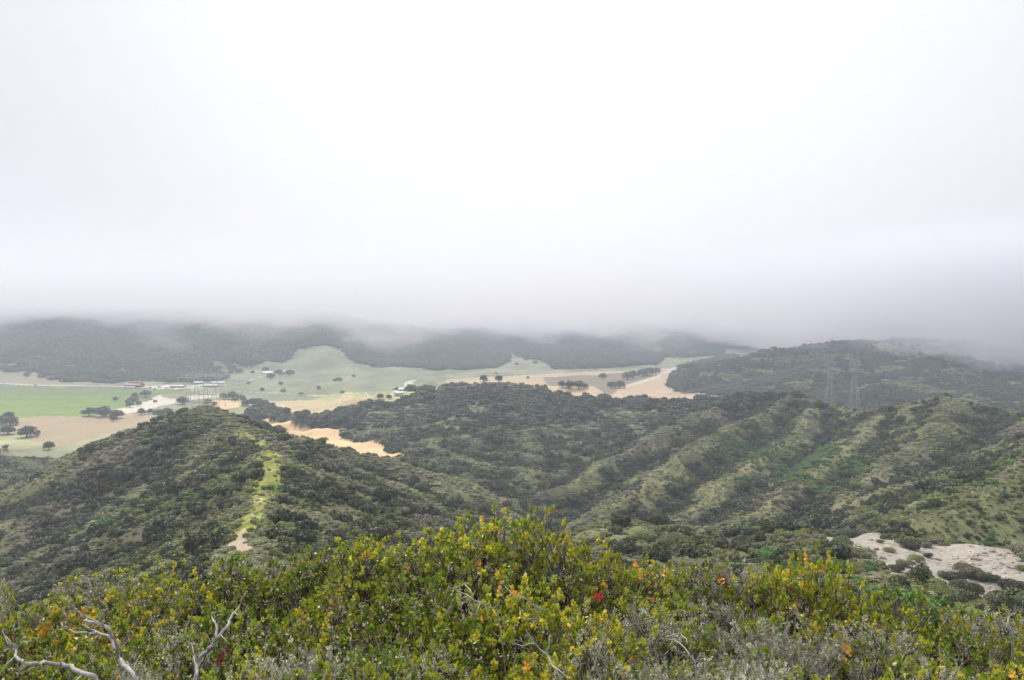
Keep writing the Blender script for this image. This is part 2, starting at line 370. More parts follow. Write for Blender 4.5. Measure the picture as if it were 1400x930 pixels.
def cover(x, y, z, cv):
    """class index and colour of bare ground at plan points; veg = how much brush grows there (0..1)"""
    r = np.hypot(x, y); n1 = fbm(x/40, y/40, 100, 4); n2 = fbm(x/9, y/9, 110, 3); n3 = fbm(x/220, y/220, 120, 3)
    hill = sstep(3, 9, z-FLOOR+2.0*n1)
    cls = np.zeros(x.shape, np.int32)
    c = np.empty(x.shape+(3,)); c[:] = (.085, .08, .05)
    c *= (1+.35*n2)[..., None]
    veg = hill.copy()
    jx, jy = x+n1*r*.006, y+n1*r*.02        # ragged borders
    gr = sstep(.035, .10, cv*(1+.6*n1)+.06*n2)*sstep(-.15, .3, n3+.7*n1)*(y > 200)*(y < 1200)      # grassy spur crests
    c = c*(1-gr[..., None])+np.array((.13, .132, .06))*(1+.5*n2+.4*fbm(x/3.3, y/3.3, 105, 2))[..., None]*gr[..., None]; veg = veg*(1-.5*gr)
    sp_ = sstep(.22, .5, fbm(x/34+7, y/34, 108, 4))*(y > 60)*(y < 1700); veg = veg*(1-.55*sp_); c = c*(1-.6*sp_[..., None])+np.array((.17, .15, .09))*.6*sp_[..., None]
    dd = inpoly(x+5*n1, y+12*n1+3*n2, DSL)*hill; veg = veg*(1-.12*dd); c = c*(1-dd[..., None])+np.array((.125, .135, .06))*(1+.4*n2+.4*fbm(x/3, y/3, 109, 2))[..., None]*dd[..., None]
    draw = (x > -90) & (y < 1250) & (y > 120); fd = draw & (hill < .5); veg[fd] = .95
    meadow = (hill < .5) & (y > 480) & ~draw
    mc = np.array((.19, .205, .125))*(1+.25*n1+.25*n3)[..., None] + np.array((.05, .03, .0))*sstep(-.2, .5, n3)[..., None]
    mc = mc*(1+.48*fbm(x/60, y/130, 121, 4)+.16*noise(x/5, y/9, 125)+.16*np.sign(noise(x/170+3, y/95, 122))*sstep(.04, .09, np.abs(noise(x/170+3, y/95, 122))))[..., None]
    c[meadow] = mc[meadow]; cls[meadow] = 1; veg[meadow] = .0012
    fm = (y > 1500) & (hill > .5); c[fm] = (np.array((.12, .12, .075))*(1+.5*n1+.8*n3)[..., None])[fm]
    def put(poly, col, k, v=0.0, var=.12, rag=True, ylim=0):
        m = inpoly(jx if rag else x, jy if rag else y, poly) & (y > ylim)
        c[m] = (np.array(col)*(1+var*n2+var*n1)[..., None])[m]; cls[m] = k; veg[m] = v
    put(G['tongue'], (.20, .215, .13), 1, .0012, .15)
    m = inpoly(x, y, G['tongue']); c[m] = c[m]*(1+.42*fbm(x/60, y/130, 121, 4)+.2*noise(x/90, y/25, 127))[..., None][m]
    put(G['pale_slope'], (.25, .21, .145), 1, 0, .1)
    for q in WOODS:
        m = inpoly(x+3*(jx-x)+n2*r*.003, y+2.2*(jy-y)+n2*r*.008, q); veg[m] = 1; cls[m] = 0; c[m] = (.07, .075, .045)
    put(TOP, (.20, .215, .13), 1, .0012, .25)
    m = inpoly(x+2*(jx-x), jy, CAP) & (y > 1500); veg[m] = 1; cls[m] = 0; c[m] = (.07, .075, .045)
    for q in G['slope_glade']: put(q, (.19, .18, .11), 1, .16, .25)
    put(G['sun_meadow'], (.33, .33, .15), 1, 0, .25)
    put(G['dry_meadow'], (.42, .34, .2), 1, 0, .15)
    put(G['green_field'], (.15, .22, .05), 2, 0, .0)
    m = cls == 2
    if m.any():
        st = .5+.5*noise(x/300, y/26, 130); gcol = np.array((.11, .175, .05))*(1-st)[..., None]+np.array((.185, .24, .055))*st[..., None]
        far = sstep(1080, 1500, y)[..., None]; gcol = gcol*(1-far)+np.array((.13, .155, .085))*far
        c[m] = (gcol*(1+.18*n2[..., None]+.2*n1[..., None]))[m]
    put(G['stubble_field'], (.30, .235, .15), 3, 0, .08)
    m = cls == 3
    if m.any(): c[m] *= (1+.12*noise(x/18, y/110, 140))[..., None][m]
    for q in G['gravel_yard']: put(q, (.50, .45, .38), 4, 0, .1)
    for q in G['harvested_field']: put(q, (.43, .33, .22), 5, 0, .06)
    for q in G['bright_field']: put(q, (.56, .39, .22), 5, .006, .05)
    m = cls == 5
    if m.any(): c[m] *= (1+.10*np.sin((x*.8+y*.6)/5.0)*sstep(0, .3, np.abs(n1)) + .08*noise(x/60, y/60, 150))[..., None][m]
    put(G['fallow'], (.20, .17, .11), 1, 0, .15)
    for pts, w in ROADS:
        m = seg_dist(x, y, pts) < w; c[m] = (.5, .46, .38); cls[m] = 6; veg[m] = 0
    # grassy path along the ridge, dirt trail at its near end
    m = r < 60; c[m] = (np.array((.11, .095, .07))*(1+.4*n2[..., None]))[m]
    d = seg_dist(x, y, PATH); wv = 1.9+1.6*n2+1.0*n1+3.0*sstep(190, 230, y)*(1-.75*sstep(280, 340, y))
    m = (d < wv) & (y < 440) & (y > 80); veg[m] = 0; cls[m] = 0
    g = (np.array((.175, .185, .04))*(1+.8*n2+.6*noise(x/1.5, y/1.5, 160))[..., None]+np.array((.06, .045, .02))*sstep(0, .5, noise(x/3.1, y/5, 161))[..., None]); dirt = np.array((.33, .27, .2))
    t = ((d < .0+1.2*n2) | ((y < 136)&(d<1.5+n2)))[..., None]; c[m] = np.where(t, dirt*(1+.2*n2[..., None]), g)[m]; veg[m & (fbm(x/2.5, y/2.5, 163, 2) > .12) & (y > 150)] = .55; veg[m & (d > .55*wv)] = .35
    # bare rocky saddle
    m = inpoly(x+2.5*n2+2.0*n1, y+4*n2+2*n1, BARE); c[m] = (np.array((.275, .25, .212))*(1+.3*n2+.45*fbm(x/1.3, y/1.3, 170, 3))[..., None])[m]; veg[m] = .0; cls[m] = 7
    # light grass streaks on the spur crests of the right hill
    return cls, np.clip(c, .01, .9), veg, n1, n2

# ------------------------------------------------------------ ground sheet (polar grid centred on the camera hill, to the horizon)
fine = np.linspace(R(-47), R(47), 840)
coarse = np.linspace(R(47), R(313), 56)[1:-1]
phi = np.concatenate([fine, coarse]); nphi = len(phi)
rad = np.concatenate([[.4, .9, 1.5], np.geomspace(2.1, 9500, 1250)]); nrad = len(rad)
A, B = np.meshgrid(phi, rad); GX = B*np.sin(A); GY = B*np.cos(A)
GZ = hfun(GX, GY)
def curv_at(x, y, z, e):
    return (z - (hfun(x+e, y, False)+hfun(x-e, y, False)+hfun(x, y+e, False)+hfun(x, y-e, False))/4)/e
CRV = np.zeros_like(GZ); _r = (rad > 180) & (rad < 1300); CRV[_r] = curv_at(GX[_r], GY[_r], GZ[_r], 11)
CLS, CC, VEG, N1, N2 = cover(GX, GY, GZ, CRV)
VV = np.stack([GX, GY, GZ], -1).reshape(-1, 3); CT = CC.reshape(-1, 3)
VV = np.vstack([VV, [[0, 0, float(hfun(np.array([0.]), np.array([0.]))[0])]]]); CT = np.vstack([CT, [.2, .18, .14]])
ii = np.arange(nrad-1)[:, None]*nphi+np.arange(nphi)[None]
jj = np.arange(nrad-1)[:, None]*nphi+((np.arange(nphi)+1) % nphi)[None]
QD = np.stack([ii, ii+nphi, jj+nphi, jj], -1).reshape(-1, 4)
qc = CLS[:-1, :].reshape(-1)
tri = np.stack([np.full(nphi, len(VV)-1), np.arange(nphi), (np.arange(nphi)+1) % nphi], 1)
def mat_ground(name, rough_noise=.2, scale=1.5, bump=.5):
    m = bpy.data.materials.new(name); m.use_nodes = True; nt = m.node_tree; N = nt.nodes; L = nt.links; b = N['Principled BSDF']
    at = N.new('ShaderNodeVertexColor'); at.layer_name = 'tint'
    ge = N.new('ShaderNodeNewGeometry'); no = N.new('ShaderNodeTexNoise'); no.inputs['Scale'].default_value = scale; no.inputs['Detail'].default_value = 8
    L.new(ge.outputs['Position'], no.inputs['Vector'])
    mr = N.new('ShaderNodeMapRange'); mr.inputs[1].default_value = .3; mr.inputs[2].default_value = .7; mr.inputs[3].default_value = 1-rough_noise; mr.inputs[4].default_value = 1+rough_noise
    L.new(no.outputs[0], mr.inputs[0]); vm = N.new('ShaderNodeVectorMath'); vm.operation = 'SCALE'
    L.new(at.outputs[0], vm.inputs[0]); L.new(mr.outputs[0], vm.inputs['Scale']); L.new(vm.outputs[0], b.inputs['Base Color'])
    b.inputs['Roughness'].default_value = .95; b.inputs['Specular IOR Level'].default_value = .1
    bp = N.new('ShaderNodeBump'); bp.inputs['Strength'].default_value = bump; bp.inputs['Distance'].default_value = .15
    L.new(no.outputs[0], bp.inputs['Height']); L.new(bp.outputs[0], b.inputs['Normal'])
    return m
M_soil = mat_ground('soil'); M_field = mat_ground('field_soil', .08, .2, .1)
def sheet(name, k):
    q = QD[qc == k] if k else np.vstack([QD[qc == 0]])
    if k == 0: parts = [q, tri]
    else: parts = [q]
    used = np.unique(np.concatenate([p.ravel() for p in parts])); mp = np.full(len(VV), -1, np.int64); mp[used] = np.arange(len(used))
    me = mesh_np(name, VV[used], [mp[p] for p in parts], CT[used], [M_field if k in (2, 3, 5) else M_soil], True)
    return tag(add(name, me), kind='structure')
for k, nm in enumerate(['hills', 'meadow', 'green_field', 'stubble_field', 'gravel_yard', 'harvested_field', 'road', 'bare_rock_ground']):
    if (qc == k).any() or k == 0: sheet(nm, k)

# visibility of the ground from about the camera's place (used to leave out what no one sees)
EL = (GZ+3.5)/B; EG = GZ/B
RUN = np.maximum.accumulate(np.vstack([np.full((1, nphi), -9.), EG[:-1]]), 0)
def visible(x, y, z, tall=4.0):
    r = np.hypot(x, y); a = np.arctan2(x, y)
    ok = np.abs(a) < R(46)
    ci = np.clip(np.round((a-fine[0])/(fine[1]-fine[0])).astype(int), 0, len(fine)-1)
    ri = np.clip(np.searchsorted(rad, r)-1, 0, nrad-1)
    return ok & ((z+tall)/r > RUN[ri, ci]-.0015)

# ------------------------------------------------------------ plants: mound shrubs and broad-crowned oaks
def unit(v): return v/(np.linalg.norm(v, axis=-1, keepdims=True)+1e-9)
def crown_quads(g, lobes, n, size, up=.25, shell=.75):
    """n leaf clumps scattered over the outer part of several lobes"""
    lobes = np.asarray(lobes, float); w = lobes[:, 3]**2; li = g.choice(len(lobes), n, p=w/w.sum())
    d = unit(g.normal(size=(n, 3)));  d[:, 2] = np.where(d[:, 2] < -.35, -d[:, 2], d[:, 2])
    rr = lobes[li, 3]*(shell+(1.06-shell)*g.random(n)**.7)
    p = lobes[li, :3]+d*rr[:, None]*np.array([1, 1, .8])
    nr = unit(d+g.normal(size=(n, 3))*.55+np.array([0, 0, up]))
    a = unit(np.cross(nr, unit(g.normal(size=(n, 3))))); b = np.cross(nr, a)
    s = size*(.5+g.random(n)); s = s[:, None]
    k = .6+.8*g.random((n, 1))
    V = np.stack([p-a*s*.5, p-b*s*.32*k, p+a*s*.5+nr*s*.12, p+b*s*.32], 1).reshape(-1, 3)
    Q = np.arange(n*4).reshape(-1, 4)
    low = np.repeat(np.clip(.86+.28*g.random(n), 0, 2), 4)
    col = low[:, None]*np.ones(3)
    hue = np.repeat(g.random(n), 4)[:, None]
    col = col*(1+(hue-.5)*np.array([.35, .1, -.2]))
    return V, Q, col
def shrub_meshes(name, seed, n, size, mat, wood, flat=.62, r=1.0, nl=7):
    """a low rounded shrub about 2r wide: foliage and a few stems"""
    g = np.random.default_rng(seed); lobes = []
    for i in range(nl):
        a = g.random()*6.283; q = r*.55*math.sqrt(g.random()); lr = r*(.32+.22*g.random())
        lobes.append((q*math.cos(a), q*math.sin(a), r*flat*(.45+.45*g.random())-.1*q, lr))
    V, Q, c = crown_quads(g, lobes, n, size)
    V[:, 2] = np.maximum(V[:, 2], .02)
    fol = mesh_np(name+'_foliage', V, [Q], c, [mat])
    mb = MB()
    for i in range(6):
        l = lobes[i % nl]; mid = (l[0]*.4+g.normal()*.05, l[1]*.4+g.normal()*.05, l[2]*.5)
        mb.tube([(g.normal()*.04, g.normal()*.04, -.25), mid, (l[0], l[1], l[2]+l[3]*.6)], [.05*r, .035*r, .012*r], 4)
    return fol, mb.mesh(name+'_stems', wood)
def oak_meshes(name, seed, n, size, mat, wood, r=5.0, h=7.5, nl=12):
    g = np.random.default_rng(seed); lobes = []
    for i in range(nl):
        a = i*2.4+g.random(); q = r*.68*math.sqrt((i+.5)/nl); lr = r*(.30+.16*g.random())
        lobes.append((q*math.cos(a), q*math.sin(a), h-lr*.8-.75*q*q/r-1.6*g.random()*(i%3), lr*1.12))
    for i in range(7):
        a = i*.9+.4; lr = r*(.30+.08*g.random()); lobes.append((r*.62*math.cos(a), r*.62*math.sin(a), h*.36, lr))
    V, Q, c = crown_quads(g, lobes, n, size)
    V[:, 2] = np.maximum(V[:, 2], h*.04+.3*g.random(len(V)))
    crown = mesh_np(name+'_crown', V, [Q], c, [mat])
    mb = MB(); mb.tube([(0, 0, -.8), (.1, 0, h*.15), (.2, .1, h*.36)], [.55, .42, .34], 7)
    for l in lobes[:8]:
        mb.tube([(.2, .1, h*.3), (l[0]*.5, l[1]*.5, (l[2]+h*.3)*.5), (l[0]*.9, l[1]*.9, l[2])], [.26, .17, .07], 5)
    return crown, mb.mesh(name+'_trunk', wood)
M_wood = mat_plain('grey_bark', (.13, .115, .10), .9, .3, 6)
M_dark = mat_leaf('leaf_dark_chaparral', (.060, .072, .034), .3, .015, .2, patch=.25)
M_olive = mat_leaf('leaf_olive_chaparral', (.165, .185, .066), .3, .015, .25, patch=.25)
M_sage = mat_leaf('leaf_grey_sage', (.25, .262, .155), .25, .012, .25, patch=.2)
M_lush = mat_leaf('leaf_fresh_green', (.085, .165, .042), .25, .012, .3, patch=.15)
M_twig = mat_leaf('leaf_brown_twiggy', (.165, .148, .105), .25, .012, .15, patch=.2)
M_oak = mat_leaf('leaf_oak', (.060, .072, .038), .30, .012, .15, patch=.35)
SPEC = {'dark': M_dark, 'olive': M_olive, 'sage': M_sage, 'lush': M_lush, 'twig': M_twig}
#==VEG_PROTO==
NV = 3
def joined(fol, stem):
    """one mesh object holding foliage + stem (for massed instances)"""
    a = len(fol.vertices); n = a+len(stem.vertices)
    v1 = np.empty(a*3, np.float32); fol.vertices.foreach_get('co', v1); v2 = np.empty((n-a)*3, np.float32); stem.vertices.foreach_get('co', v2)
    f1 = [tuple(p.vertices) for p in fol.polygons]; f2 = [tuple(i+a for i in p.vertices) for p in stem.polygons]
    me = bpy.data.meshes.new(fol.name+'_mass'); me.from_pydata(np.concatenate([v1, v2]).reshape(-1, 3).tolist(), [], f1+f2)
    c = np.ones((n, 4), np.float32); t = np.empty(a*4, np.float32); fol.color_attributes['tint'].data.foreach_get('color', t); c[:a] = t.reshape(-1, 4)
    me.color_attributes.new('tint', 'FLOAT_COLOR', 'POINT').data.foreach_set('color', c.ravel())
    me.materials.append(fol.materials[0]); me.materials.append(stem.materials[0])
    me.polygons.foreach_set('material_index', np.array([0]*len(f1)+[1]*len(f2), np.int32))
    return me
coll_shrub = bpy.data.collections.new('massed_shrubs'); coll_oak = bpy.data.collections.new('massed_oaks')   # sources for the stuff objects only
SPN = ['dark', 'olive', 'sage', 'lush', 'twig']
for si, sp in enumerate(SPN):
    for k in range(NV):
        f, s = shrub_meshes('brush_'+sp, 100+si*10+k, 520, .26, SPEC[sp], M_wood, flat=.7 if sp != 'sage' else .6)
        coll_shrub.objects.link(bpy.data.objects.new('s%d%d' % (si, k), joined(f, s)))
for k in range(4):
    f, s = oak_meshes('grove_oak', 200+k, 420, 1.5, M_oak, M_wood)
    coll_oak.objects.link(bpy.data.objects.new('o%d' % k, joined(f, s)))

def scatter(name, pts, idx, scl, rz, coll, label, cat):
    me = mesh_np(name, pts, [np.zeros((0, 3), int)] if False else [], None) if False else bpy.data.meshes.new(name)
    me.vertices.add(len(pts)); me.vertices.foreach_set('co', np.asarray(pts, np.float32).ravel())
    me.attributes.new('pick', 'INT', 'POINT').data.foreach_set('value', idx.astype(np.int32))
    me.attributes.new('size', 'FLOAT_VECTOR', 'POINT').data.foreach_set('vector', scl.astype(np.float32).ravel())
    rot = np.zeros((len(pts), 3), np.float32); rot[:, 2] = rz
    me.attributes.new('turn', 'FLOAT_VECTOR', 'POINT').data.foreach_set('vector', rot.ravel())
    ob = add(name, me); tag(ob, label, cat, kind='stuff')
    ng = bpy.data.node_groups.new(name, 'GeometryNodeTree')
    ng.interface.new_socket('Geometry', in_out='INPUT', socket_type='NodeSocketGeometry'); ng.interface.new_socket('Geometry', in_out='OUTPUT', socket_type='NodeSocketGeometry')
    N = ng.nodes; L = ng.links; gi = N.new('NodeGroupInput'); go = N.new('NodeGroupOutput')
    ci = N.new('GeometryNodeCollectionInfo'); ci.inputs['Collection'].default_value = coll; ci.inputs['Separate Children'].default_value = True; ci.inputs['Reset Children'].default_value = True
    ip = N.new('GeometryNodeInstanceOnPoints'); ip.inputs['Pick Instance'].default_value = True
    def na(n, t):
        a = N.new('GeometryNodeInputNamedAttribute'); a.data_type = t; a.inputs[0].default_value = n; return a.outputs[0]
    L.new(gi.outputs[0], ip.inputs['Points']); L.new(ci.outputs[0], ip.inputs['Instance'])
    L.new(na('pick', 'INT'), ip.inputs['Instance Index']); L.new(na('size', 'FLOAT_VECTOR'), ip.inputs['Scale']); L.new(na('turn', 'FLOAT_VECTOR'), ip.inputs['Rotation'])
    L.new(ip.outputs[0], go.inputs[0])
    md = ob.modifiers.new('scatter', 'NODES'); md.node_group = ng
    return ob

LUSH = [P(975,585,610),P(1040,575,620),P(1150,590,580),P(1195,640,440),P(1110,668,420),P(1010,660,460)]
def jgrid(y0, y1, sp, g):
    X0 = .88*y1+25
    xs = np.arange(-X0, X0, sp); ys = np.arange(y0, y1, sp)
    x, y = np.meshgrid(xs, ys); x = x.ravel(); y = y.ravel()
    x = x+g.uniform(-.5, .5, x.size)*sp; y = y+g.uniform(-.5, .5, y.size)*sp
    m = np.abs(x) < .88*y+25
    return x[m], y[m]
g = np.random.default_rng(11)
def veg_points(y0, y1, sp, e):
    x, y = jgrid(y0, y1, sp, g); z = hfun(x, y)
    m = visible(x, y, z); x, y, z = x[m], y[m], z[m]
    cv = curv_at(x, y, z, e); cls, c, veg, n1, n2 = cover(x, y, z, cv)
    m = (g.random(x.size) < veg*1.05) & (veg > .0005); x, y, z, n1, n2, cv = x[m], y[m], z[m], n1[m], n2[m], cv[m]
    return x, y, z, n1, n2, cv
def species(x, y, n1, n2, cv, rnd):
    """dark brush in the gullies, grey sage and olive on the crests, fresh green in one damp patch"""
    s = np.full(x.shape, 1)                       # olive
    nn = fbm(x/55+3, y/55, 300, 4); n5 = fbm(x/18, y/18, 310, 3)
    dk = -cv*6 + nn*.9 + n5*.7 + rnd*.5-.25
    s[dk > .18] = 0
    sg = cv*5 + fbm(x/70-9, y/70, 320, 3)*.9 + n5*.3 + rnd*.5-.25
    s[(sg > .28)] = 2
    tw = fbm(x/60+40, y/60, 330, 3)+.35*(rnd-.5)
    s[(tw > .30) & (s != 0)] = 4
    mid = (y > 640) & (x < 330)                   # brown middle hill: darker, greyer cover
    s[mid & (rnd > .45) & (s != 2)] = 0; s[mid & (rnd < .22)] = 4
    d_ = inpoly(x, y, DSL); s[d_ & (rnd > .35)] = 1; s[d_ & (rnd > .7)] = 2
    l = inpoly(x+8*n1, y+20*n1, LUSH) & (nn+n5 > -.15); s[l] = 3
    s[(fbm(x/30, y/30, 340, 3) > .42) & (y < 420) & (rnd > .3)] = 3
    return s

# ---- brush on the near hills (mass) and the largest shrubs as individuals
def zone(y0, y1, sp, e, smin, smax):
    x, y, z, n1, n2, cv = veg_points(y0, y1, sp, e)
    rnd = g.random(x.size); s = species(x, y, n1, n2, cv, rnd)
    r = (smin+(smax-smin)*g.random(x.size)**1.4)*.5
    r *= np.array([1.25, .95, .75, .9, .85])[s]
    r *= .75+.6*g.random(x.size)**2; big = (g.random(x.size) < .07) & (s != 2); r[big] *= 2.0
    dn = inpoly(x, y, DSL); r[dn] *= .72; big &= ~dn; s[big & (s == 1)] = 0
    return x, y, z, s, r
ZA = zone(15, 260, 1.75, 6, 1.3, 3.2)
ZB = zone(260, 720, 2.35, 10, 2.2, 4.6)
x, y, z, s, r = [np.concatenate([a, b]) for a, b in zip(ZA, ZB)]
brush_h = np.array([.95, .8, .7, .75, .8])[s]*(.8+.4*g.random(x.size))
u_, v_ = project(x, y, z)
app = r/np.hypot(x, y)
inframe = (seg_dist(x, y, PATH) > 4+r) & (u_ > -20) & (u_ < 1420) & (v_ < 800) & visible(x, y, z, 1.0) & (y > 75)
order = np.argsort(-np.where(inframe, app, 0)); indiv = np.zeros(x.size, bool)
cells = {}
for i in order:                                   # the largest ones, spread over the picture
    if indiv.sum() >= 200: break
    k = (int(u_[i]//28), int(v_[i]//16))
    if cells.get(k, 0) >= 1: continue
    cells[k] = 1; indiv[i] = True
SKYU = [-100,0,60,150,260,340,440,500,570,640,700,760,820,880,950,1060,1130,1180,1250,1300,1400,1500]; SKYV = [800,815,800,775,772,752,740,722,705,700,705,705,740,752,765,745,760,780,800,815,850,870]
topv = project(x, y, z+r*brush_h*1.5)[1]
hid = (y < 75) & (topv < np.interp(u_, SKYU, SKYV)+12)          # keep the view over the near slope open
indiv &= ~hid; near_m = (y < 75) & ~hid
mass = ~indiv & (y >= 75)
coll_near = bpy.data.collections.new('massed_near_shrubs')
for si, sp in enumerate(SPN):
    f, st = shrub_meshes('near_'+sp, 300+si, 7000, .07, SPEC[sp], M_wood, flat=.7)
    coll_near.objects.link(bpy.data.objects.new('n%d' % si, joined(f, st)))
scl = np.stack([r, r, r*brush_h*1.15], 1)
scatter('hillside_brush', np.stack([x, y, z-.05*r], 1)[near_m], s[near_m], scl[near_m], g.random(near_m.sum())*6.28, coll_near,
        'low brush on the slope just below the foreground bushes', 'brush')
scatter('chaparral', np.stack([x, y, z-.05*r], 1)[mass], (s*NV+g.integers(0, NV, x.size))[mass], scl[mass], g.random(mass.sum())*6.28, coll_shrub,
        'dense low chaparral brush covering the near hillsides', 'brush')
protos = {}; fineprotos = {}
for si, sp in enumerate(SPN):
    protos[si] = [shrub_meshes('hillside_'+sp, 400+si*10+k, 1500, .17, SPEC[sp], M_wood, flat=.7 if sp != 'sage' else .6) for k in range(2)]
def place_shrub(x, y, z, r, hgt, s, rz, label, group, k=0, name='hillside_shrub', cat='shrub'):
    if name == 'saddle_bush' and (s, k % 2) not in fineprotos: fineprotos[(s, k % 2)] = shrub_meshes('fine_bush', 800+s*5+k % 2, 6500, .075, SPEC[SPN[s]], M_wood, flat=.66, nl=11)
    f, st = fineprotos[(s, k % 2)] if name == 'saddle_bush' else protos[s][k % 2]
    root = empty(name, (x, y, z-.04*r), rz, (r, r, r*hgt)); tag(root, label, cat, group)
    fo = add('foliage', f, root); sm = add('stems', st, root)
    return root
LOOK = ['dark green', 'olive', 'pale grey-green', 'bright green', 'brown twiggy']
PD = seg_dist(x, y, PATH)
def near_saddle(u, v):
    return u > 1090 and v > 715
seen_lab = {}
for i in sorted(np.where(indiv)[0], key=lambda q: u_[q]):
    uu, vv = u_[i], v_[i]
    if y[i] < 450 and uu < 680 and x[i] < 0:
        side = 'left' if uu < np.interp(vv, [590, 605, 650, 700, 745], [340, 372, 368, 350, 335]) else 'right'
        how = f'just {side} of the grassy path' if PD[i] < 9 else f'{side} of the grassy path' if PD[i] < 30 else f'well {side} of the grassy path'
        band = 'on the upper slope' if vv < 630 else 'halfway down the slope' if vv < 690 else 'low on the slope'
        where, grp = f'{how}, {band}', f'{side} flank of the path hill'
    elif near_saddle(uu, vv):
        where = ('left of' if uu < 1165 else 'above' if vv < 735 else 'below')+' the bare saddle, '+('close to the foreground leaves' if vv > 765 else 'at its rim' if PD[i] < 0 or vv > 735 else 'toward the dark draw'); grp = 'slope round the bare saddle'
    elif y[i] < 330 and uu > 1180:
        where = 'on the near spur at the right edge, '+('near its crest' if vv < 690 else 'at its foot'); grp = 'near spur'
    elif uu > 680:
        band = 'at the crest' if vv < 585 else 'on the upper part' if vv < 625 else 'on the lower part' if vv < 670 else 'near the foot'
        part = 'left end' if uu < 850 else 'on its diagonal spurs' if uu < 1000 else 'by its green patch' if uu < 1190 else 'right half'
        where = f'{band} of big right hill {part}'; grp = 'big right hill'
    else: where, grp = 'in the draw between the path hill and the big right hill', 'central draw'
    sz = 'huge' if r[i] > 3.2 else 'large' if r[i] > 2.2 else 'small'
    lab = f'{sz} {LOOK[s[i]]} shrub {where}'
    place_shrub(x[i], y[i], z[i], r[i], brush_h[i]*1.15, s[i], g.random()*6.28, lab, 'shrubs on the '+grp, i)

# ---- brush and oaks on the middle hill and the slopes beyond
x, y, z, n1, n2, cv = veg_points(720, 1700, 5.0, 16)
rnd = g.random(x.size); s = species(x, y, n1, n2, cv, rnd)
tree = (fbm(x/80, y/80, 400, 3)+.5*(rnd-.5) > .05) | (z-FLOOR < 14)
r = (3.0+3.2*g.random(x.size)); r[~tree] *= .85
pts = np.stack([x, y, z], 1)
scatter('distant_brush', pts[~tree], (s*NV+g.integers(0, NV, x.size))[~tree], np.stack([r, r, r*.6], 1)[~tree], g.random((~tree).sum())*6.28, coll_shrub,
        'grey-green scrub on the middle hill and the right range', 'brush')
r2 = r[tree]/5.0*.95
scatter('oak_wood', pts[tree], g.integers(0, 4, tree.sum()), np.stack([r2, r2, r2*(.75+.3*g.random(tree.sum()))], 1), g.random(tree.sum())*6.28, coll_oak,
        'dark oak wood covering the middle hill beyond the draw', 'wood')
x, y, z, n1, n2, cv = veg_points(1700, 4300, 10.5, 30)
rnd = g.random(x.size); keep = (fbm(x/130, y/130, 410, 3) < .5) | (rnd < .4)
x, y, z = x[keep], y[keep], z[keep]
r2 = (1.0+.7*g.random(x.size))*1.1
scatter('far_oak_wood', np.stack([x, y, z], 1), g.integers(0, 4, x.size), np.stack([r2, r2, r2*.8], 1), g.random(x.size)*6.28, coll_oak,
        'far dark oak woods climbing into the low cloud', 'wood')

# ---- oaks one can tell apart in the valley: (u, v base, crown width px, label)
oakv = [oak_meshes('valley_oak', 500+k, 1500, .9, M_oak, M_wood) for k in range(4)]
OAKS = [
 (37,598,27,'broad dark oak alone in the brown stubble field at the far left'), (67,615,16,'round oak at the near corner of the stubble field'),
 (52,594,8,'small sparse oak beside the broad one in the stubble field'), (11,594,21,None), (14,582,22,None), (12,573,17,None), (2,580,20,None),
 (122,569,20,None), (141,570,25,None), (160,572,20,None), (155,576,10,None),
 (180,553,18,'largest oak of the clump at the right end of the green field'), (184,544,10,None), (178,557,12,None), (190,555,9,None), (199,543,16,None),
 (158,548,8,'lone small oak out in the bright green field'), (212,551,6,'small bush on the white gravel yard'),
 (193,567,12,None), (205,566,10,None), (216,570,18,None), (229,567,16,None),
 (250,553,18,'round oak in front of the transmission towers'), (283,554,12,None), (293,556,10,None),
 (306,546,12,None), (318,546,18,None), (330,547,13,None), (337,555,16,None), (347,555,18,None), (354,553,12,None),
 (368,562,13,None), (381,567,18,None), (391,567,14,None), (407,572,14,None), (418,571,16,None), (429,577,10,None),
 (440,579,14,None), (449,576,16,None), (458,584,18,None), (469,580,18,None), (480,589,18,None),
 (520,546,11,'left oak of the pair by the white farm sheds'), (532,546,9,'right oak of the pair by the white farm sheds'),
 (381,513,14,'dark oak between the two white farmhouse roofs'), (370,518,13,'oak just below the left farmhouse roof'), (396,514,14,'oak to the right of the farmhouse'),
 (464,522,10,'single low green bush alone in the wide meadow'),
 (661,522,13,None), (682,522,12,None), (722,518,5,None), (769,530,13,None), (779,530,16,None), (791,531,18,None), (800,531,9,None),
 (824,518,13,None), (836,531,16,None), (847,531,18,None), (858,519,18,None), (866,517,18,None), (878,515,18,None), (888,513,18,None), (897,511,14,None),
 (706,500,6,None), (732,498,8,None), (745,497,9,None), (937,506,14,None), (947,503,12,None),
 (37,515,11,None), (54,512,8,None), (66,513,8,None), (228,524,12,None), (215,522,6,None), (155,522,18,None), (141,521,18,None), (126,519,16,None), (103,519,18,None), (88,517,18,None),
 (318,507,14,None), (345,511,6,None), (261,524,12,None), (250,523,10,None),
]
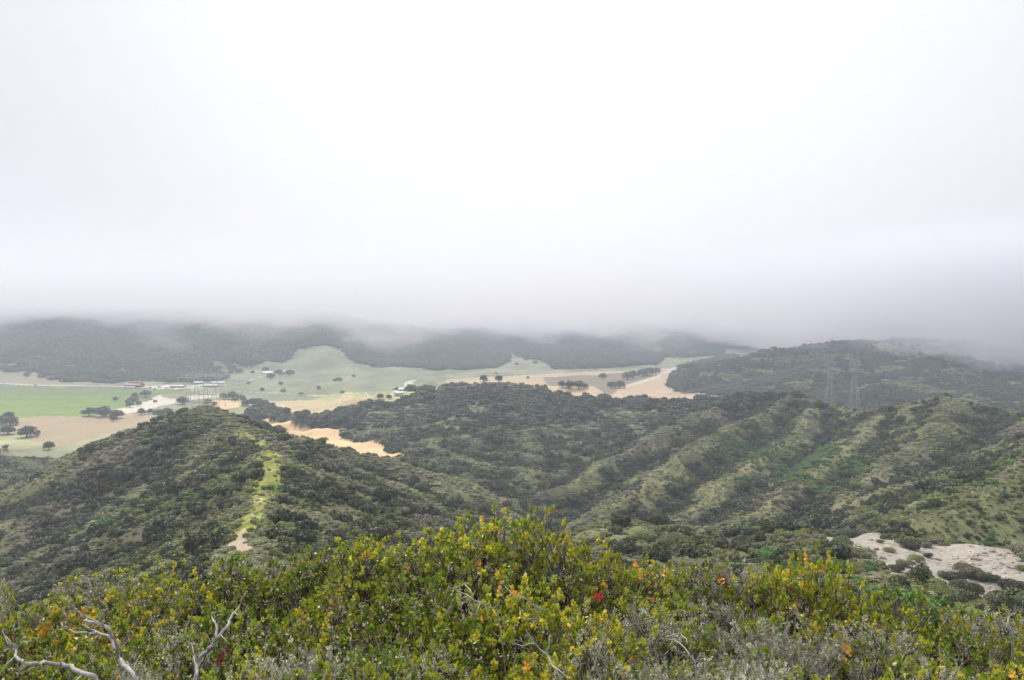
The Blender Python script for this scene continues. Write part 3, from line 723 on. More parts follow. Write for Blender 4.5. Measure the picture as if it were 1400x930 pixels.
def oak_where(u, v):
    if u < 30 and v > 560: return 'left edge of the brown stubble field'
    if 115 < u < 165 and v > 560: return 'row between the green field and the stubble field'
    if u < 235 and 540 < v <= 560: return 'clump at the right end of the green field'
    if 185 < u < 235 and v > 560: return 'scrubby edge below the white gravel yard'
    if 280 < u < 300: return 'foot of the transmission towers'
    if 300 < u < 360 and v > 540: return 'row beside the small bright field by the towers'
    if 360 < u < 490 and v > 555: return 'tree line along the bright tan field'
    if 650 < u < 735 and v > 515: return 'near edge of the harvested fields'
    if 760 < u < 805: return 'low grove amid the harvested fields'
    if 815 < u < 900: return 'grove beside the pale diagonal road'
    if 930 < u < 950: return 'edge of the wood on the right range'
    if 700 < u < 750: return 'foot of the far wooded hills'
    if u < 170: return 'edge of the wood above the green field'
    return 'meadow near the ranch buildings'
ORD = ['first', 'second', 'third', 'fourth', 'fifth', 'sixth', 'seventh', 'eighth', 'ninth', 'tenth', 'eleventh', 'twelfth', 'thirteenth', 'fourteenth', 'fifteenth']
rank = {}
for k in sorted(range(len(OAKS)), key=lambda q: OAKS[q][0]):
    if OAKS[k][3] is None: w_ = oak_where(OAKS[k][0], OAKS[k][1]); rank.setdefault(w_, []).append(k)
hp = hit([(u, v) for u, v, w, l in OAKS], 500)
for k, ((u, v, w, lab), p) in enumerate(zip(OAKS, hp)):
    wid = w/F*p[1]; sc = wid/10.4
    cr, tk = oakv[k % 4]
    wh = oak_where(u, v)
    root = empty('oak_tree', (p[0], p[1], p[2]), g.random()*6.28, (sc, sc, sc*(.82 if wid > 14 else 1.0)))
    tag(root, lab or f'{ORD[rank[wh].index(k)]} oak from the left, {wh}', 'tree', 'valley oaks' if lab else 'oaks in the '+wh)
    add('crown', cr, root); add('trunk', tk, root)

# ------------------------------------------------------------ ranch buildings, vehicles
M_white = mat_plain('white_painted_wall', (.5, .5, .48), .7, .06)
M_greyroof = mat_plain('grey_metal_roof', (.34, .34, .35), .5, .1)
M_whiteroof = mat_plain('white_metal_roof', (.52, .52, .52), .5, .05)
M_redroof = mat_plain('faded_red_roof', (.40, .15, .15), .6, .12)
M_brownwall = mat_plain('brown_boards', (.20, .14, .10), .8, .2)
M_glass = mat_plain('dark_window_glass', (.03, .035, .04), .15, .1, spec=.6)
M_door = mat_plain('dark_door', (.08, .06, .05), .6, .1)
def building(name, u, v, L_, W_, H_, rise, rz, wallm, roofm, label, cat='building', nwin=3, over=.5, open_side=False, sheds=False, dmin=500):
    p = hit([(u, v)], dmin)[0]
    root = empty(name, (p[0], p[1], p[2]-.3), rz); tag(root, label, cat, 'ranch buildings')
    w = MB(); t = .3
    if open_side:
        w.box(-L_/2, L_/2, W_/2-t, W_/2, 0, H_); w.box(-L_/2, -L_/2+t, -W_/2, W_/2-t-.003, 0, H_); w.box(L_/2-t, L_/2, -W_/2, W_/2-t-.003, 0, H_)
        for k in range(6):
            xk = -L_/2+t+.3+(L_-2*t-1)*k/5; w.box(xk, xk+.35, -W_/2, -W_/2+.35, 0, H_-.003)
    else:
        w.poly([(-L_/2,-W_/2,0),(L_/2,-W_/2,0),(L_/2,W_/2,0),(-L_/2,W_/2,0),(-L_/2,-W_/2,H_),(L_/2,-W_/2,H_),(L_/2,W_/2,H_),(-L_/2,W_/2,H_),(-L_/2,0,H_+rise),(L_/2,0,H_+rise)],
            [(0,1,5,4),(2,3,7,6),(1,2,6,9,5),(3,0,4,8,7),(0,3,2,1)])
    w.build('wall', wallm, root)
    r_ = MB(); o = over; th = .18; sl = rise/(W_/2); ze = H_-o*sl+.05
    a = [(-L_/2-o,-W_/2-o,ze),(L_/2+o,-W_/2-o,ze),(L_/2+o,0,H_+rise+.05),(-L_/2-o,0,H_+rise+.05),(L_/2+o,W_/2+o,ze),(-L_/2-o,W_/2+o,ze)]
    b = [(q[0], q[1], q[2]+th) for q in a]
    r_.poly(a+b, [(3,2,1,0),(5,4,2,3),(6,7,8,9),(9,8,10,11),(0,1,7,6),(4,5,11,10),(1,2,8,7),(2,4,10,8),(3,0,6,9),(5,3,9,11)])
    rf = r_.build('roof', roofm, root)
    if sheds:      # a raised monitor along the ridge and lean-to at the front
        m = MB(); m.box(-L_*.42, L_*.42, -1.6, 1.6, H_+rise-.4, H_+rise+1.3); m.build('ridge_monitor', wallm, root)
        m = MB(); m.poly([(-L_*.45,-2.1,H_+rise+1.31),(L_*.45,-2.1,H_+rise+1.31),(L_*.45,0,H_+rise+2.1),(-L_*.45,0,H_+rise+2.1),(L_*.45,2.1,H_+rise+1.31),(-L_*.45,2.1,H_+rise+1.31)],
            [(0,1,2,3),(3,2,4,5),(0,3,5),(1,4,2),(0,5,4,1)]); m.build('ridge_roof', roofm, root)
    for k in range(nwin):
        xk = -L_/2+L_*(k+.5)/nwin
        if not open_side:
            f = MB(); f.box(xk-.6, xk+.6, -W_/2-.06, -W_/2-.003, 1.1, 2.3); fo = f.build('window', wallm, root)
            q = MB(); q.box(xk-.48, xk+.48, -W_/2-.09, -W_/2-.062, 1.2, 2.2); q.build('pane', M_glass, fo)
    if not open_side:
        q = MB(); q.box(-L_/2+L_*.06, -L_/2+L_*.06+1.1, -W_/2-.08, -W_/2-.003, 0.3, 2.4); q.build('door', M_door, root)
    return root
building('red_roof_barn', 184, 529, 28, 17, 4.5, 3.4, R(-8), M_brownwall, M_redroof, 'long open-fronted barn with a faded red roof beside the green field', 'barn', 0, 1.0, True, True)
building('feed_shed', 178, 531, 18, 5, 2.4, .8, R(-8), M_brownwall, M_whiteroof, 'low white-roofed shed in front of the red-roofed barn', 'shed', 2)
building('long_stable', 243, 530, 24, 9, 3.2, 1.6, R(-4), M_brownwall, M_greyroof, 'long low stable with a grey roof left of the transmission towers', 'stable', 5)
building('small_shed', 228, 531, 6, 5, 2.6, 1, R(10), M_white, M_whiteroof, 'tiny white shed at the left end of the grey-roofed stable', 'shed', 1)
building('ranch_house', 271, 525, 15, 9, 3, 2, R(20), M_brownwall, M_greyroof, 'grey-roofed ranch house behind the left side of the towers', 'house', 3)
building('machine_shed', 288, 529, 26, 8, 3, 1.5, R(-3), M_brownwall, M_greyroof, 'long dark machine shed seen through the middle of the towers', 'shed', 4)
building('white_cottage', 293, 525, 8, 6, 3, 1.6, R(0), M_white, M_whiteroof, 'small white cottage right of centre behind the towers', 'house', 2)
building('store_shed', 303, 525, 12, 7, 3, 1.5, R(5), M_white, M_whiteroof, 'white store shed behind the rightmost of the left towers', 'shed', 2)
building('farmhouse', 366, 511, 20, 10, 3, 1.8, R(12), M_white, M_whiteroof, 'white farmhouse with a bright roof left of the oaks in the meadow', 'house', 3)
building('farm_barn', 389, 510, 24, 10, 4, 1.8, R(-6), M_white, M_greyroof, 'pale barn right of the dark meadow oak', 'barn', 3)
building('packing_shed', 545, 540, 10, 6, 3.0, 1.2, R(30), M_white, M_whiteroof, 'nearest white shed of the farm at the foot of the middle hill', 'shed', 2)
building('tractor_shed', 553, 535, 14, 7, 3.2, 1.3, R(14), M_white, M_whiteroof, 'long white shed behind the nearest farm shed by the middle hill', 'shed', 3)
building('hay_shed', 561, 527, 11, 6, 3.2, 1.3, R(28), M_white, M_whiteroof, 'farthest white shed up the farm lane by the middle hill', 'shed', 2)
building('hill_house', 974, 494, 20, 9, 4, 1.8, R(6), M_white, M_whiteroof, 'white house at the edge of the wood on the right range', 'house', 3)
building('garden_house', 958, 494, 10, 7, 3, 1.4, R(-10), M_white, M_whiteroof, 'small white outbuilding left of the house on the right range', 'house', 2)
def vehicle(u, v, L_, H_, m, label, rz=0.0, cat='van', name='parked_van'):
    p = hit([(u, v)], 500)[0]; root = empty(name, (p[0], p[1], p[2]), rz); tag(root, label, cat, 'vehicles parked at the ranch')
    W_ = 2.0
    b = MB(); b.poly([(-L_/2,-W_/2,.35),(L_/2,-W_/2,.35),(L_/2,W_/2,.35),(-L_/2,W_/2,.35),(-L_/2,-W_/2,H_*.55),(L_/2,-W_/2,H_*.55),(L_/2,W_/2,H_*.55),(-L_/2,W_/2,H_*.55),
        (-L_/2+.1,-W_/2+.12,H_),(L_/2-1.5,-W_/2+.12,H_),(L_/2-1.5,W_/2-.12,H_),(-L_/2+.1,W_/2-.12,H_),(L_/2-.9,-W_/2+.05,H_*.6),(L_/2-.9,W_/2-.05,H_*.6)],
        [(0,3,2,1),(0,1,5,4),(1,2,6,5),(2,3,7,6),(3,0,4,7),(8,9,10,11),(4,7,11,8),(4,8,9,12),(4,12,5),(7,13,10,11),(7,6,13),(9,12,13,10),(5,12,13,6)]).build('body', m, root)
    for sx in (-1, 1):
        for sy in (-1, 1):
            w = MB(); w.tube([(sx*L_*.3, sy*.98-.12, .35), (sx*L_*.3, sy*.98+.12, .35)], .36, 10).build('wheel', M_door, root)
    q = MB(); q.box(-L_*.3, L_*.2, -W_/2-.01, -W_/2+.1, H_*.62, H_*.86).build('side_window', M_glass, root)
VEH = [(49,527.5,7,3,'white van parked on the lane above the green field',0), (274,540,7,3,'white van at the left end of the parked row below the stable',.1), (279,540,6,2.4,'silver van second from the left in the parked row',.0),
       (283,539.5,7,3,'white van in the middle of the parked row',.1), (287,540,6,2.4,'pale van second from the right in the parked row',.0), (291,540,6,2.2,'white van at the right end of the parked row',.2),
       (218,530,6,2.2,'dark pickup by the yard between barn and stable',.7), (206,531,5,2,'dark car beside the red-roofed barn yard',.3), (212,532,5,2,'grey car nearest the gravel yard',1.0)]
for i, (u, v, L_, H_, lab, rz) in enumerate(VEH):
    vehicle(u, v, L_, H_, M_whiteroof if i < 6 else M_greyroof if i == 8 else M_door, lab, rz, 'van' if i < 6 else 'car', 'parked_van' if i < 6 else 'parked_car')

# ------------------------------------------------------------ lattice transmission towers
M_steel = mat_plain('galvanised_steel', (.30, .31, .33), .5, .15, 2, .5, .4)
M_steel_lit = mat_plain('lit_galvanised_steel', (.27, .28, .30), .45, .12, 2, .5, .3)  # lit copy of the tower steel, the light put into its colour
M_ins = mat_plain('grey_insulator', (.42, .44, .46), .3, .1)
def tower(p, h, rz, label, group, m=None):
    m = m or M_steel
    root = empty('transmission_tower', p, rz); tag(root, label, 'transmission tower', group)
    k = h/60; bw, ww, zw, zb = 5.5*k, 1.5*k, 36*k, 50*k; hx = 13*k; th = .15*k
    b = MB(); lv = [0, 9*k, 17*k, 24*k, 30*k, zw]
    wd = lambda z: bw+(ww-bw)*(z/zw)**.85
    for sx in (-1, 1):
        for sy in (-1, 1): b.tube([(sx*wd(z), sy*wd(z), z-(2 if z == 0 else 0)) for z in lv], th, 4)
    for z0, z1 in zip(lv[:-1], lv[1:]):
        a, c = wd(z0), wd(z1)
        for s1 in (-1, 1):
            b.tube([(-a, s1*a, z0), (c, s1*c, z1)], th*.55, 3); b.tube([(a, s1*a, z0), (-c, s1*c, z1)], th*.55, 3)
            b.tube([(s1*a, -a, z0), (s1*c, c, z1)], th*.55, 3); b.tube([(s1*a, a, z0), (s1*c, -c, z1)], th*.55, 3)
            b.tube([(-c, s1*c, z1), (c, s1*c, z1)], th*.5, 3); b.tube([(s1*c, -c, z1), (s1*c, c, z1)], th*.5, 3)
    b.build('lattice_body', m, root)
    n = MB()      # forked head carrying the bridge
    for s1 in (-1, 1):
        for sy in (-1, 1):
            n.tube([(s1*ww, sy*ww, zw), (s1*6*k, sy*1.0*k, zw+7*k), (s1*6.5*k, sy*.8*k, zb)], th*.85, 4)
            n.tube([(s1*.2, sy*ww, zw), (s1*5*k, sy*.8*k, zb)], th*.5, 3)
        for q in range(4):
            z0 = zw+q*3.4*k; n.tube([(s1*(ww+q*1.4*k), -1*k, z0), (s1*(ww+(q+1)*1.4*k), 1*k, z0+3.4*k)], th*.45, 3)
    n.build('forked_head', m, root)
    c = MB()
    for sy in (-1, 1):
        c.tube([(-hx, 0, zb+.4*k), (-6*k, sy*.9*k, zb), (6*k, sy*.9*k, zb), (hx, 0, zb+.4*k)], th*.8, 4)
        c.tube([(-hx, 0, zb+.4*k), (-6*k, sy*.9*k, zb+2.6*k), (6*k, sy*.9*k, zb+2.6*k), (hx, 0, zb+.4*k)], th*.7, 4)
        for q in range(9):
            x0 = -9*k+q*2*k; c.tube([(x0, sy*.8*k, zb), (x0+1*k, sy*.8*k, zb+2.3*k), (x0+2*k, sy*.8*k, zb)], th*.4, 3)
    c.build('crossarm', m, root)
    for s1 in (-1, 1):
        t = MB(); 
        for sy in (-1, 1): t.tube([(s1*4.6*k, sy*.8*k, zb+2.6*k), (s1*6*k, 0, h)], th*.6, 3); t.tube([(s1*7.4*k, sy*.8*k, zb+2.2*k), (s1*6*k, 0, h)], th*.6, 3)
        t.build('earth_wire_peak', m, root)
    for xi in (-11.5*k, 0, 11.5*k):
        for s1 in (-1, 1):
            i_ = MB(); i_.tube([(xi+s1*1.4*k, 0, zb+.1), (xi, 0, zb-3.6*k)], .16*k, 5); i_.build('insulator_string', M_ins, root)
    return root
TL = []
for u, vt, d, rz, lab in [(257,505,960,.35,'leftmost lattice tower of the left group, standing before the wooded slope'), (268,501,1010,.35,'second lattice tower from the left in the left group'),
        (281,504,1000,.3,'middle lattice tower of the left group'), (292,504,1050,.35,'fourth lattice tower from the left in the left group'), (303,506,1090,.3,'rightmost lattice tower of the left group')]:
    px, py, pz = P(u, vt, d); gz = float(hfun(np.array([px]), np.array([py]))[0])
    tower((px, py, gz), pz-gz, rz, lab, 'lattice towers standing close together'); TL.append((px, py, pz))
TR = []
for u, vt, d, rz, lab in [(1135,483,1040,.8,'left tower of the pair behind the right hill, fading into haze'), (1169,480,960,.8,'right tower of the pair behind the right hill')]:
    px, py, pz = P(u, vt, d); gz = float(hfun(np.array([px]), np.array([py]))[0])
    tower((px, py, gz), pz-gz, rz, lab, 'pale lattice towers on the right', M_steel_lit); TR.append((px, py, pz))
for q, (a, b, sag) in enumerate([(TL[4], TR[0], 56), (TL[3], TR[0], 54), (TL[2], TR[1], 57), (TL[1], TR[1], 53)]):
    pts = []
    for t in np.linspace(0, 1, 40):
        pts.append((a[0]+(b[0]-a[0])*t, a[1]+(b[1]-a[1])*t, a[2]+(b[2]-a[2])*t-8-sag*4*t*(1-t)))
    m = MB().tube(pts, .10, 4)
    o = m.build('power_cable', M_steel); tag(o, ['topmost', 'second', 'third', 'lowest'][q]+' sagging power cable strung between the left and right towers', 'power cable', 'power cables across the middle hill')

# ------------------------------------------------------------ rocks and shrubs on the bare saddle
M_rock = mat_plain('pale_sandstone', (.27, .235, .20), .95, .3, 2.5, .2, 0, .6)
def rock_mesh(name, seed):
    g_ = np.random.default_rng(seed); import bmesh
    bm = bmesh.new(); bmesh.ops.create_icosphere(bm, subdivisions=2, radius=1)
    dirs = unit(g_.normal(size=(9, 3))); off = .55+.35*g_.random(9)
    for v in bm.verts:
        p = np.array(v.co); 
        for d, o in zip(dirs, off):
            q = p@d
            if q > o: p = p-d*(q-o)*.9
        v.co = p*(1+.05*g_.normal())*np.array([1, .8, .6])
    me = bpy.data.meshes.new(name); bm.to_mesh(me); bm.free(); me.materials.append(M_rock); return me
rocks = [rock_mesh('sandstone_rock', 700+k) for k in range(5)]
bx = np.array([p[0] for p in BARE]); by = np.array([p[1] for p in BARE])
rx = g.uniform(bx.min(), bx.max(), 16000); ry = g.uniform(by.min(), by.max(), 16000)
m = inpoly(rx, ry, BARE); rx, ry = rx[m], ry[m]
ru, rv = project(rx, ry, hfun(rx, ry))
dens = .10+.9*sstep(1240, 1400, ru)*sstep(748, 760, rv)+.35*sstep(770, 800, rv); m = g.random(rx.size) < dens; rx, ry, ru, rv = rx[m], ry[m], ru[m], rv[m]
rz_ = hfun(rx, ry); rs = .10+.45*g.random(rx.size)**4
top = np.argsort(-rs)[:48]
coll_rock = bpy.data.collections.new('massed_rocks')
for k in range(5): coll_rock.objects.link(bpy.data.objects.new('r%d' % k, rocks[k]))
rest = np.setdiff1d(np.arange(rx.size), top)
scatter('rubble', np.stack([rx, ry, rz_], 1)[rest], g.integers(0, 5, rest.size), np.repeat(rs[rest][:, None], 3, 1)*1.15, g.random(rest.size)*6.28, coll_rock, 'loose pale rubble strewn over the bare saddle', 'rubble')
rock_objs = []
for i in top:
    o = add('rock', rocks[i % 5], None, (rx[i], ry[i], rz_[i]+.05)); o.rotation_euler = (g.random()*.5, g.random()*.5, g.random()*6.28); q = rs[i]*1.3+.1; o.scale = (q, q, q)
    rock_objs.append((o, ru[i], rv[i], rs[i]))
SAD = [ # u, v base, width px, species, label
 (1165,735,44,0,'dark spreading bush at the upper left edge of the bare saddle'), (1150,748,40,1,'olive bush on the left edge of the sandy patch'), (1172,762,50,1,'broad olive bush below the sandy patch edge'),
 (1204,742,14,1,'small round bush in the upper part of the sandy patch'), (1216,755,18,1,'lone round bush in the middle of the sandy patch'), (1198,752,8,1,'tiny shrub left of the lone round bush'),
 (1245,750,34,0,'dark low bush on the right rim of the sandy patch'), (1232,744,20,1,'olive bush right above the sandy patch'), (1252,768,26,1,'olive bush where sand meets rubble'), (1238,774,28,4,'grey twiggy bush below the lone round bush'), (1270,762,16,0,'small dark bush on the rubble'),
 (1228,782,30,0,'dark bush at the lower edge of the sandy patch'), (1300,793,38,0,'dark bush on the left of the lower rubble'), (1328,788,48,4,'grey-brown twiggy bush in the middle of the lower rubble'), (1352,795,32,0,'dark bush right of the grey twiggy one'), (1322,812,52,0,'broad dark bush under the grey twiggy one'), (1290,815,44,1,'olive bush at the foot of the saddle rubble'),
 (1385,806,44,0,'dark bush below the rubble at the right edge'), (1398,780,20,1,'olive bush at the far right end of the rubble'), (1372,832,60,0,'large dark bush at the right edge under the rubble'), (1340,838,50,1,'olive bush behind the foreground leaves at the right'), (1130,760,40,0,'dark bush left of the sandy patch just above the foreground'),
 (1110,748,34,1,'olive bush on the knoll left of the saddle'), (880,738,60,1,'broad olive bush on the knoll above the foreground'), (925,745,50,1,'low olive bush on the right of the knoll'), (845,745,46,2,'pale grey-green bush on the left of the knoll')]
hs = hit([(a[0], a[1]) for a in SAD], 80)
for k, ((u, v, w, sp, lab), p) in enumerate(zip(SAD, hs)):
    rr_ = w/F*p[1]/2; place_shrub(p[0], p[1], p[2], rr_, .8 if rr_ < 3 else .65, sp, k*1.3, lab, 'bushes around the bare saddle', k, 'saddle_bush', 'bush')

# ------------------------------------------------------------ air: even haze in one closed box, and the low cloud bank on the far hills
def volume_box(name, x0, x1, y0, y1, z0, z1):
    me = MB().box(x0, x1, y0, y1, z0, z1); m = bpy.data.materials.new(name); m.use_nodes = True
    nt = m.node_tree; nt.nodes.clear(); out = nt.nodes.new('ShaderNodeOutputMaterial'); pv = nt.nodes.new('ShaderNodeVolumePrincipled')
    nt.links.new(pv.outputs[0], out.inputs['Volume']); o = me.build(name, m); return o, m, pv
HAZE_D = 1.9e-4
o, m, pv = volume_box('haze', -9700, 9700, -9700, 9700, -140, 150)
pv.inputs['Density'].default_value = HAZE_D; pv.inputs['Color'].default_value = (.76, .85, 1.0, 1); pv.inputs['Anisotropy'].default_value = .35
tag(o, 'thin pale haze filling the air over the valley', 'haze', kind='stuff')
CLOUD_D = .0030
o, m, pv = volume_box('low_cloud', -4200, 4200, 1170, 7000, -110, 230)
tag(o, 'low grey cloud hanging on the far hills', 'cloud', kind='stuff')
nt = m.node_tree; N = nt.nodes; L = nt.links
ge = N.new('ShaderNodeNewGeometry'); sx = N.new('ShaderNodeSeparateXYZ'); L.new(ge.outputs['Position'], sx.inputs[0])
mp = N.new('ShaderNodeMapping'); mp.inputs['Scale'].default_value = (1/260, 1/340, 1/110); L.new(ge.outputs['Position'], mp.inputs[0])
no = N.new('ShaderNodeTexNoise'); no.inputs['Scale'].default_value = 1; no.inputs['Detail'].default_value = 5; no.inputs['Roughness'].default_value = .6; L.new(mp.outputs[0], no.inputs['Vector'])
def mth(op, a, b=None, c=None):
    n = N.new('ShaderNodeMath'); n.operation = op
    for i, q in enumerate((a, b, c)):
        if q is None: continue
        if isinstance(q, (int, float)): n.inputs[i].default_value = q
        else: L.new(q, n.inputs[i])
    return n.outputs[0]
def mrange(v, a, b, c, d, smooth=True):
    n = N.new('ShaderNodeMapRange'); n.interpolation_type = 'SMOOTHSTEP' if smooth else 'LINEAR'
    L.new(v, n.inputs[0]); [n.inputs.__getitem__(i).__setattr__('default_value', q) for i, q in zip((1, 2, 3, 4), (a, b, c, d))]; return n.outputs[0]
# cloud base height: about level with the camera on the left, lower over the middle and far ranges
basez = mth('ADD', mth('ADD', mrange(sx.outputs['X'], 560, 900, 0, -115), mrange(sx.outputs['X'], -1300, -200, -40, -62)), mrange(sx.outputs['Y'], 1500, 3200, 22, -18))
lift = mth('SUBTRACT', sx.outputs['Z'], mth('ADD', basez, mth('MULTIPLY', mth('SUBTRACT', no.outputs[0], .5), -400)))
dens = mrange(lift, 0, 50, 0, CLOUD_D)
ends = mth('MULTIPLY', mrange(sx.outputs['Y'], 1180, 1480, 0, 1), 1.0)
L.new(mth('MULTIPLY', mth('MULTIPLY', mth('MULTIPLY', dens, ends), mrange(sx.outputs['X'], 640, 960, 1, 6)), mrange(sx.outputs['Z'], -20, 228, 1, 0)), pv.inputs['Density'])
pv.inputs['Color'].default_value = (.81, .80, .85, 1); pv.inputs['Anisotropy'].default_value = .1
for o, a_, b_, c_ in rock_objs:
    q = min(SAD, key=lambda t: (t[0]-a_)**2+((t[1]-b_)*1.5)**2); dx, dy = a_-q[0], b_-q[1]
    rel = ('right' if dx > 0 else 'left')+' of' if abs(dx) > abs(dy)*2 else ('below' if dy > 0 else 'above')
    nm = q[4].split(' bush')[0].split(' shrub')[0]+(' bush' if 'bush' in q[4] else ' shrub')
    szz = 'big' if c_ > .36 else 'middling' if c_ > .24 else 'small'
    tag(o, f'{szz} pale rock {rel} the {nm} at ' + ('the sandy patch' if q[0] < 1262 else 'the rubble'), 'rock', 'rocks strewn over the bare saddle')
#==FG==
# ------------------------------------------------------------ foreground manzanita thicket
M_leaf = mat_leaf('manzanita_leaf', (1.24, 1.18, 1.0), .14, .010, .42, .38, .5, True, (1.35, 1.3, .45))
M_stem = mat_plain('manzanita_dark_bark', (.085, .055, .045), .6, .35, 12, .3)
M_deadwood = mat_plain('weathered_grey_wood', (.33, .30, .26), .85, .35, 18, .2, 0, .4)
M_silver = mat_plain('bleached_dead_wood', (.34, .325, .315), .8, .3, 22, .25, 0, .5)
M_lichen = mat_leaf('pale_lichen', (.54, .55, .40), .15, .01, .15, .9, .1, True, (1, 1, .9))
def tubes_np(A, Bp, ra, rb, g_, bend=.08, n=4, seg=3):
    """many bent tapering twigs at once"""
    m = len(A); d = Bp-A; L_ = np.linalg.norm(d, axis=1, keepdims=True); t = d/(L_+1e-9)
    ref = np.where(np.abs(t[:, 2:3]) < .9, np.array([[0., 0, 1]]), np.array([[1., 0, 0]]))
    a = unit(np.cross(t, ref)); b = np.cross(t, a)
    rings = []
    for k in range(seg+1):
        f = k/seg; p = A+d*f
        if 0 < k < seg: p = p+(a*g_.normal(size=(m, 1))+b*g_.normal(size=(m, 1)))*L_*bend
        r_ = (ra+(rb-ra)*f)
        r_ = np.broadcast_to(np.asarray(r_, float), (m,))[:, None]
        for q in range(n):
            w = 2*math.pi*q/n; rings.append(p+(a*math.cos(w)+b*math.sin(w))*r_)
    V = np.stack(rings, 1); nv = n*(seg+1); base = (np.arange(m)*nv)[:, None]
    F_ = []
    for k in range(seg):
        for q in range(n): F_.append(np.stack([base[:, 0]+k*n+q, base[:, 0]+k*n+(q+1) % n, base[:, 0]+(k+1)*n+(q+1) % n, base[:, 0]+(k+1)*n+q], 1))
    return V.reshape(-1, 3), np.concatenate(F_)
def leaves_np(P0, ax, nrm, ln, wd):
    """oval folded leaves; P0 base, ax direction, nrm normal"""
    sd = np.cross(nrm, ax); l = ln[:, None]; w = wd[:, None]
    f = .10*w
    pts = [P0, P0+ax*l*.32+sd*w*.5+nrm*f, P0+ax*l*.74+sd*w*.42+nrm*f, P0+ax*l, P0+ax*l*.74-sd*w*.42+nrm*f, P0+ax*l*.32-sd*w*.5+nrm*f]
    V = np.stack(pts, 1).reshape(-1, 3); i = (np.arange(len(P0))*6)[:, None]
    Q = np.concatenate([i+np.array([[0, 1, 2, 3]]), i+np.array([[0, 3, 4, 5]])])
    return V, Q
PAL = {'green': [(.075,.135,.022), (.11,.175,.03), (.155,.205,.035), (.21,.235,.04), (.055,.095,.02)],
       'yellow': [(.13,.19,.03), (.21,.24,.04), (.30,.30,.05), (.09,.14,.025), (.16,.20,.035)],
       'orange': [(.12,.16,.03), (.20,.21,.04), (.30,.26,.05), (.33,.21,.06), (.08,.12,.025), (.16,.20,.035)]}
